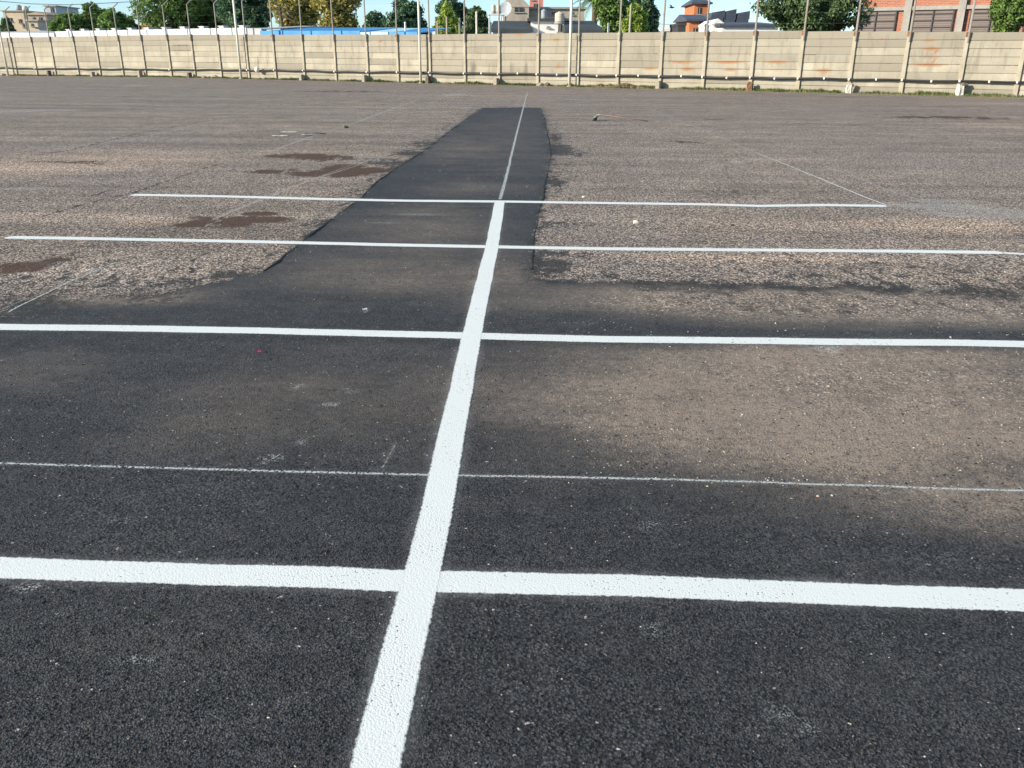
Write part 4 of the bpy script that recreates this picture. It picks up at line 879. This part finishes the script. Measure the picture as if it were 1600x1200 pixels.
P0 = at(775, 18, 74); e_ = empty('tank_stand', (P0.x, 74.2, 0), 'thin white legged stand holding the pair of cream tanks', 'stand')
for dx in (-.55, .55):
    for dy in (0, .6): m = MB(); m.tube([(dx, dy, 0), (dx, dy, P0.z-.2)], .05, 6); m.build('leg', M_whiter, e_)
m = MB(); m.box((0, .3, P0.z-.19), (1.4, .9, .10)); m.build('platform', M_whiter, e_)
# satellite dish
P0 = at(790, 16, 78); e_ = empty('satellite_dish', (P0.x, 78, 0), 'large grey satellite dish in front of the stone gable', 'satellite dish')
m = MB(); pr = [(.02, 0), (.25, .03), (.5, .12), (.62, .2), (.64, .2), (.5, .1), (.25, .0), (.02, -.03)]; m.lathe((0, 0, 0), pr, 24); o = m.build('dish', M_tankg, e_, smooth=True); o.location = (0, 0, P0.z); o.rotation_euler = (1.2, 0, -.4)
m = MB(); m.tube([(0, .1, 0), (0, .1, P0.z)], .05, 8); m.build('mast', M_dark, e_)
# thin posts behind the wall
for i, (px, yt, yb, lab, mt) in enumerate([(655, 18, 50, 'grey concrete post just left of the slim pole', M_post), (633, 36, 50, 'short white vent stub on the blue roof', M_whiter), (681, 28, 54, 'rusty thin post right of the slim pole', M_bracket), (683.5, 35, 54, 'short grey post beside the rusty thin post', M_post),
        (698, 28, 54, 'pinkish post in front of the light green young tree', M_post), (718, 30, 54, 'short pale post before the dark trees', M_post), (744.5, 20, 54, 'tall thin pale post left of the charcoal roof', M_wpole), (766, 36, 54, 'short pale post at the left end of the charcoal roof', M_wpole), (986, 10, 50, 'pale thin post before the lime green tree', M_post), (951, 38, 50, 'short light pipe before the broad dark tree', M_wpole)]):
    Yp = wallY(px)+4; P0 = at(px, yt, Yp); e_ = empty('yard_post', (P0.x, Yp, 0), lab, 'post'); m = MB(); m.tube([(0, 0, 0), (0, 0, P0.z)], [.075, .06], 8); m.build('shaft', mt, e_)
    m = MB(); m.lathe((0, 0, P0.z), [(.07, 0), (.07, .05), (.02, .08)], 8); m.build('cap', mt, e_)
# right-centre
house('white_cottage', 'tiny white cottage with low gable right of the trees', 1036, 1058, 47, 95, 6, M_whiter, M_whiter, 'gable', 41.5)
house('dark_cabin', 'small dark cabin beside the tiny white cottage', 1059, 1071, 40, 70, 4, M_dark, M_dark, 'flat', over=.05)
house('orange_tower', 'orange brick tower with overhanging dark hipped roof', 1082, 1104, 4, 96, 6, M_brickw, M_slate, 'hip', -8, over=.35, wins=[(1090, 1096, 12, 22)])
house('orange_house', 'orange brick house under a broad dark roof below the tower', 1076, 1108, 30, 84, 8, M_brickw, M_slate, 'slope', 19, over=.3, wins=[(1083, 1090, 44, 50), (1094, 1099, 33, 38)])
house('cream_gable_house', 'cream gabled wall with white chimney pipe beside the orange house', 1112, 1129, 36, 76, 6, M_whiter, M_whiter, 'gable', 29, over=.05)
house('warehouse', 'long pale warehouse with blue grey roof band beside the huge tree', 1128, 1215, 38, 74, 9, M_whiter, M_slate, 'slope', 30.5)
for i, (a, b, y0, y1, lab) in enumerate([(1110, 1132, 29, 17, 'first dark sawtooth roof behind the warehouse'), (1130, 1150, 29, 15, 'middle dark sawtooth roof behind the warehouse'), (1151, 1171, 29, 18, 'last dark sawtooth roof behind the warehouse')]):
    Y = 88; A = at(a, y0, Y); B = at(b, y1, Y); m = MB(); w_ = B.x-A.x; e_ = empty('sawtooth_roof', (A.x, Y, 0), lab, 'roof', 'sawtooth roofs behind the warehouse')
    m.prism([(0, 0), (w_, 0), (w_, B.z), (w_-.12, B.z+.02), (w_*.12, A.z+(B.z-A.z)*.8), (0, A.z)], 0, 6); m.build('roof', M_slate, e_)
    m = MB(); m.box((w_+.03, 3, B.z/2+A.z/2), (.05, 6.1, B.z-A.z+.1)); m.build('end_board', M_dark, e_)
# brick building on the right, parallel to the wall
M_brick = None
t = NT('red_brick'); v = t.coord(); br = t.n('ShaderNodeTexBrick'); mp = t.n('ShaderNodeMapping'); mp.inputs['Rotation'].default_value = (math.pi/2, 0, 0); tc = t.n('ShaderNodeTexCoord')
t.t.links.new(tc.outputs['Object'], mp.inputs[0]); t.t.links.new(mp.outputs[0], br.inputs['Vector']); br.inputs['Scale'].default_value = 1.0
br.inputs['Brick Width'].default_value = .25; br.inputs['Row Height'].default_value = .085; br.inputs['Mortar Size'].default_value = .010
br.inputs['Color1'].default_value = (.27, .085, .055, 1); br.inputs['Color2'].default_value = (.35, .12, .075, 1); br.inputs['Mortar'].default_value = (.36, .25, .18, 1)
t.base(t.mix(t.rng(t.noise(v, 1.2, 6), .4, .7, 0, .45), br.outputs[0], (.33, .16, .10))); t.rough(.95); M_brick = t.m
t = NT('roller_shutter'); v = t.coord(); wv = t.n('ShaderNodeTexWave', bands_direction='Z'); t.put(wv.inputs['Vector'], v); wv.inputs['Scale'].default_value = 3.2
t.base(t.mix(t.rng(t.noise(v, 1.5, 5), .3, .7, 0, .5), (.15, .125, .115), (.20, .165, .15))); t.rough(.6); t.bump(wv.outputs['Fac'], .6, .02); M_shut = t.m
s0, _ = wallpx(1338, 60); B0 = wp(s0, -7, 0); e_ = empty('brick_building', B0, 'red brick building with concrete frame and big grey shutters', 'building', rz=WROT)
def bloc(px, py):      # local x,z of a pixel on the building's facade plane
    d = ray(px, py); k = ((B0.x)*WN.x+(B0.y)*WN.y)/(d[0]*WN.x+d[1]*WN.y); P_ = Vector((d[0]*k, d[1]*k)); return (P_.x-B0.x)*WT.x+(P_.y-B0.y)*WT.y, CAM_H+d[2]*k
xR = bloc(1600, 30)[0]+7; xL = bloc(1345, 30)[0]
zb0 = bloc(1480, 8.5)[1]; zb1 = bloc(1480, 14.6)[1]
m = MB(); m.box(((xL+xR)/2, 4.2, zb0/2+1.3), (xR-xL, 8, zb0+2.6)); m.build('wall', M_brick, e_)
m = MB(); m.box(((xL+xR)/2, .14, (zb0+zb1)/2), (xR-xL+.1, .22, zb0-zb1)); m.build('beam', M_conc, e_)
for px in (1418, 1502): 
    x_ = bloc(px-2, 30)[0]; m = MB(); m.box((x_, .12, zb0/2+1.35), (.34, .30, zb0+2.7)); m.build('column', M_conc, e_)
for (a, b) in ((1336, 1399), (1424, 1489), (1514, 1580), (1600, 1665)):
    xa, xb = bloc(a, 32)[0], bloc(b, 32)[0]; z1 = zb1-.03; z0_ = 1.0; m = MB(); m.box(((xa+xb)/2, .19, (z1+z0_)/2), (xb-xa, .10, z1-z0_)); wo2 = m.build('shutter', M_shut, e_)
    fr = MB()
    for k in range(9): fr.box(((xa+xb)/2, .115, z0_+(z1-z0_)*(k+.5)/9), (xb-xa-.02, .05, .045))
    fr.build('rails', M_dark, wo2); fr = MB()
    fr.box(((xa+xb)/2, .10, (z1+z0_)/2), (.06, .05, z1-z0_-.02)); fr.box((xa+.03, .12, (z1+z0_)/2), (.07, .08, z1-z0_)); fr.box((xb-.03, .12, (z1+z0_)/2), (.07, .08, z1-z0_)); fr.build('frame', M_dark, wo2)

# overhead cable at the upper left, far antenna, bird
m = MB(); A = at(-40, -2, 100); 
pts = [at(x, y, 92) for x, y in ((-60, -1), (0, 2), (50, 6), (105, 7.5), (160, 5), (210, 2.5), (260, -2))]; m.tube(pts, .03, 5); tag(m.build('overhead_cable', M_dark, origin=pts[0]), 'dark sagging overhead cable above the left trees', 'cable')
m = MB(); pts = [at(x, y, 86) for x, y in ((1030, 37.5), (1060, 38.5), (1085, 38.5), (1110, 36))]; m.tube(pts, .02, 4); tag(m.build('overhead_cable', M_dark, origin=pts[0]), 'thin cable above the tiny white cottage', 'cable')
P0 = at(1050, 12, 75); bm = bmesh.new(); m = MB()
m.tube([(-.22, 0, .02), (-.12, 0, 0), (0, 0, 0), (.10, 0, .02), (.17, 0, .05), (.21, 0, .045)], [.03, .05, .06, .045, .035, .01], 8)
def wing(sg):
    v = [(.06, 0, .03), (-.10, 0, .03), (-.13, sg*.25, .13), (.02, sg*.25, .14), (-.10, sg*.48, .10), (-.06, sg*.5, .10)]; i = len(m.v); m.v += v+[(x, y, z-.015) for x, y, z in v]
    m.f += [(i, i+1, i+2, i+3), (i+3, i+2, i+4, i+5), (i+9, i+8, i+7, i+6), (i+11, i+10, i+8, i+9), (i, i+6, i+7, i+1), (i+1, i+7, i+8, i+2), (i+2, i+8, i+10, i+4), (i+4, i+10, i+11, i+5), (i+5, i+11, i+9, i+3), (i+3, i+9, i+6, i)]
wing(1); wing(-1); m.f = [f for f in m.f]
i = len(m.v); m.v += [(-.2, .03, .02), (-.2, -.03, .02), (-.36, -.07, .02), (-.36, .07, .02), (-.2, .03, .01), (-.2, -.03, .01), (-.36, -.07, .01), (-.36, .07, .01)]; m.f += [(i, i+1, i+2, i+3), (i+7, i+6, i+5, i+4), (i, i+4, i+5, i+1), (i+1, i+5, i+6, i+2), (i+2, i+6, i+7, i+3), (i+3, i+7, i+4, i)]
o = m.build('bird', M_dark); o.location = P0; o.rotation_euler = (.3, .1, .3); tag(o, 'small dark bird flying in the blue sky', 'bird')

# render settings
S.cycles.max_bounces = 4; S.cycles.transparent_max_bounces = 12
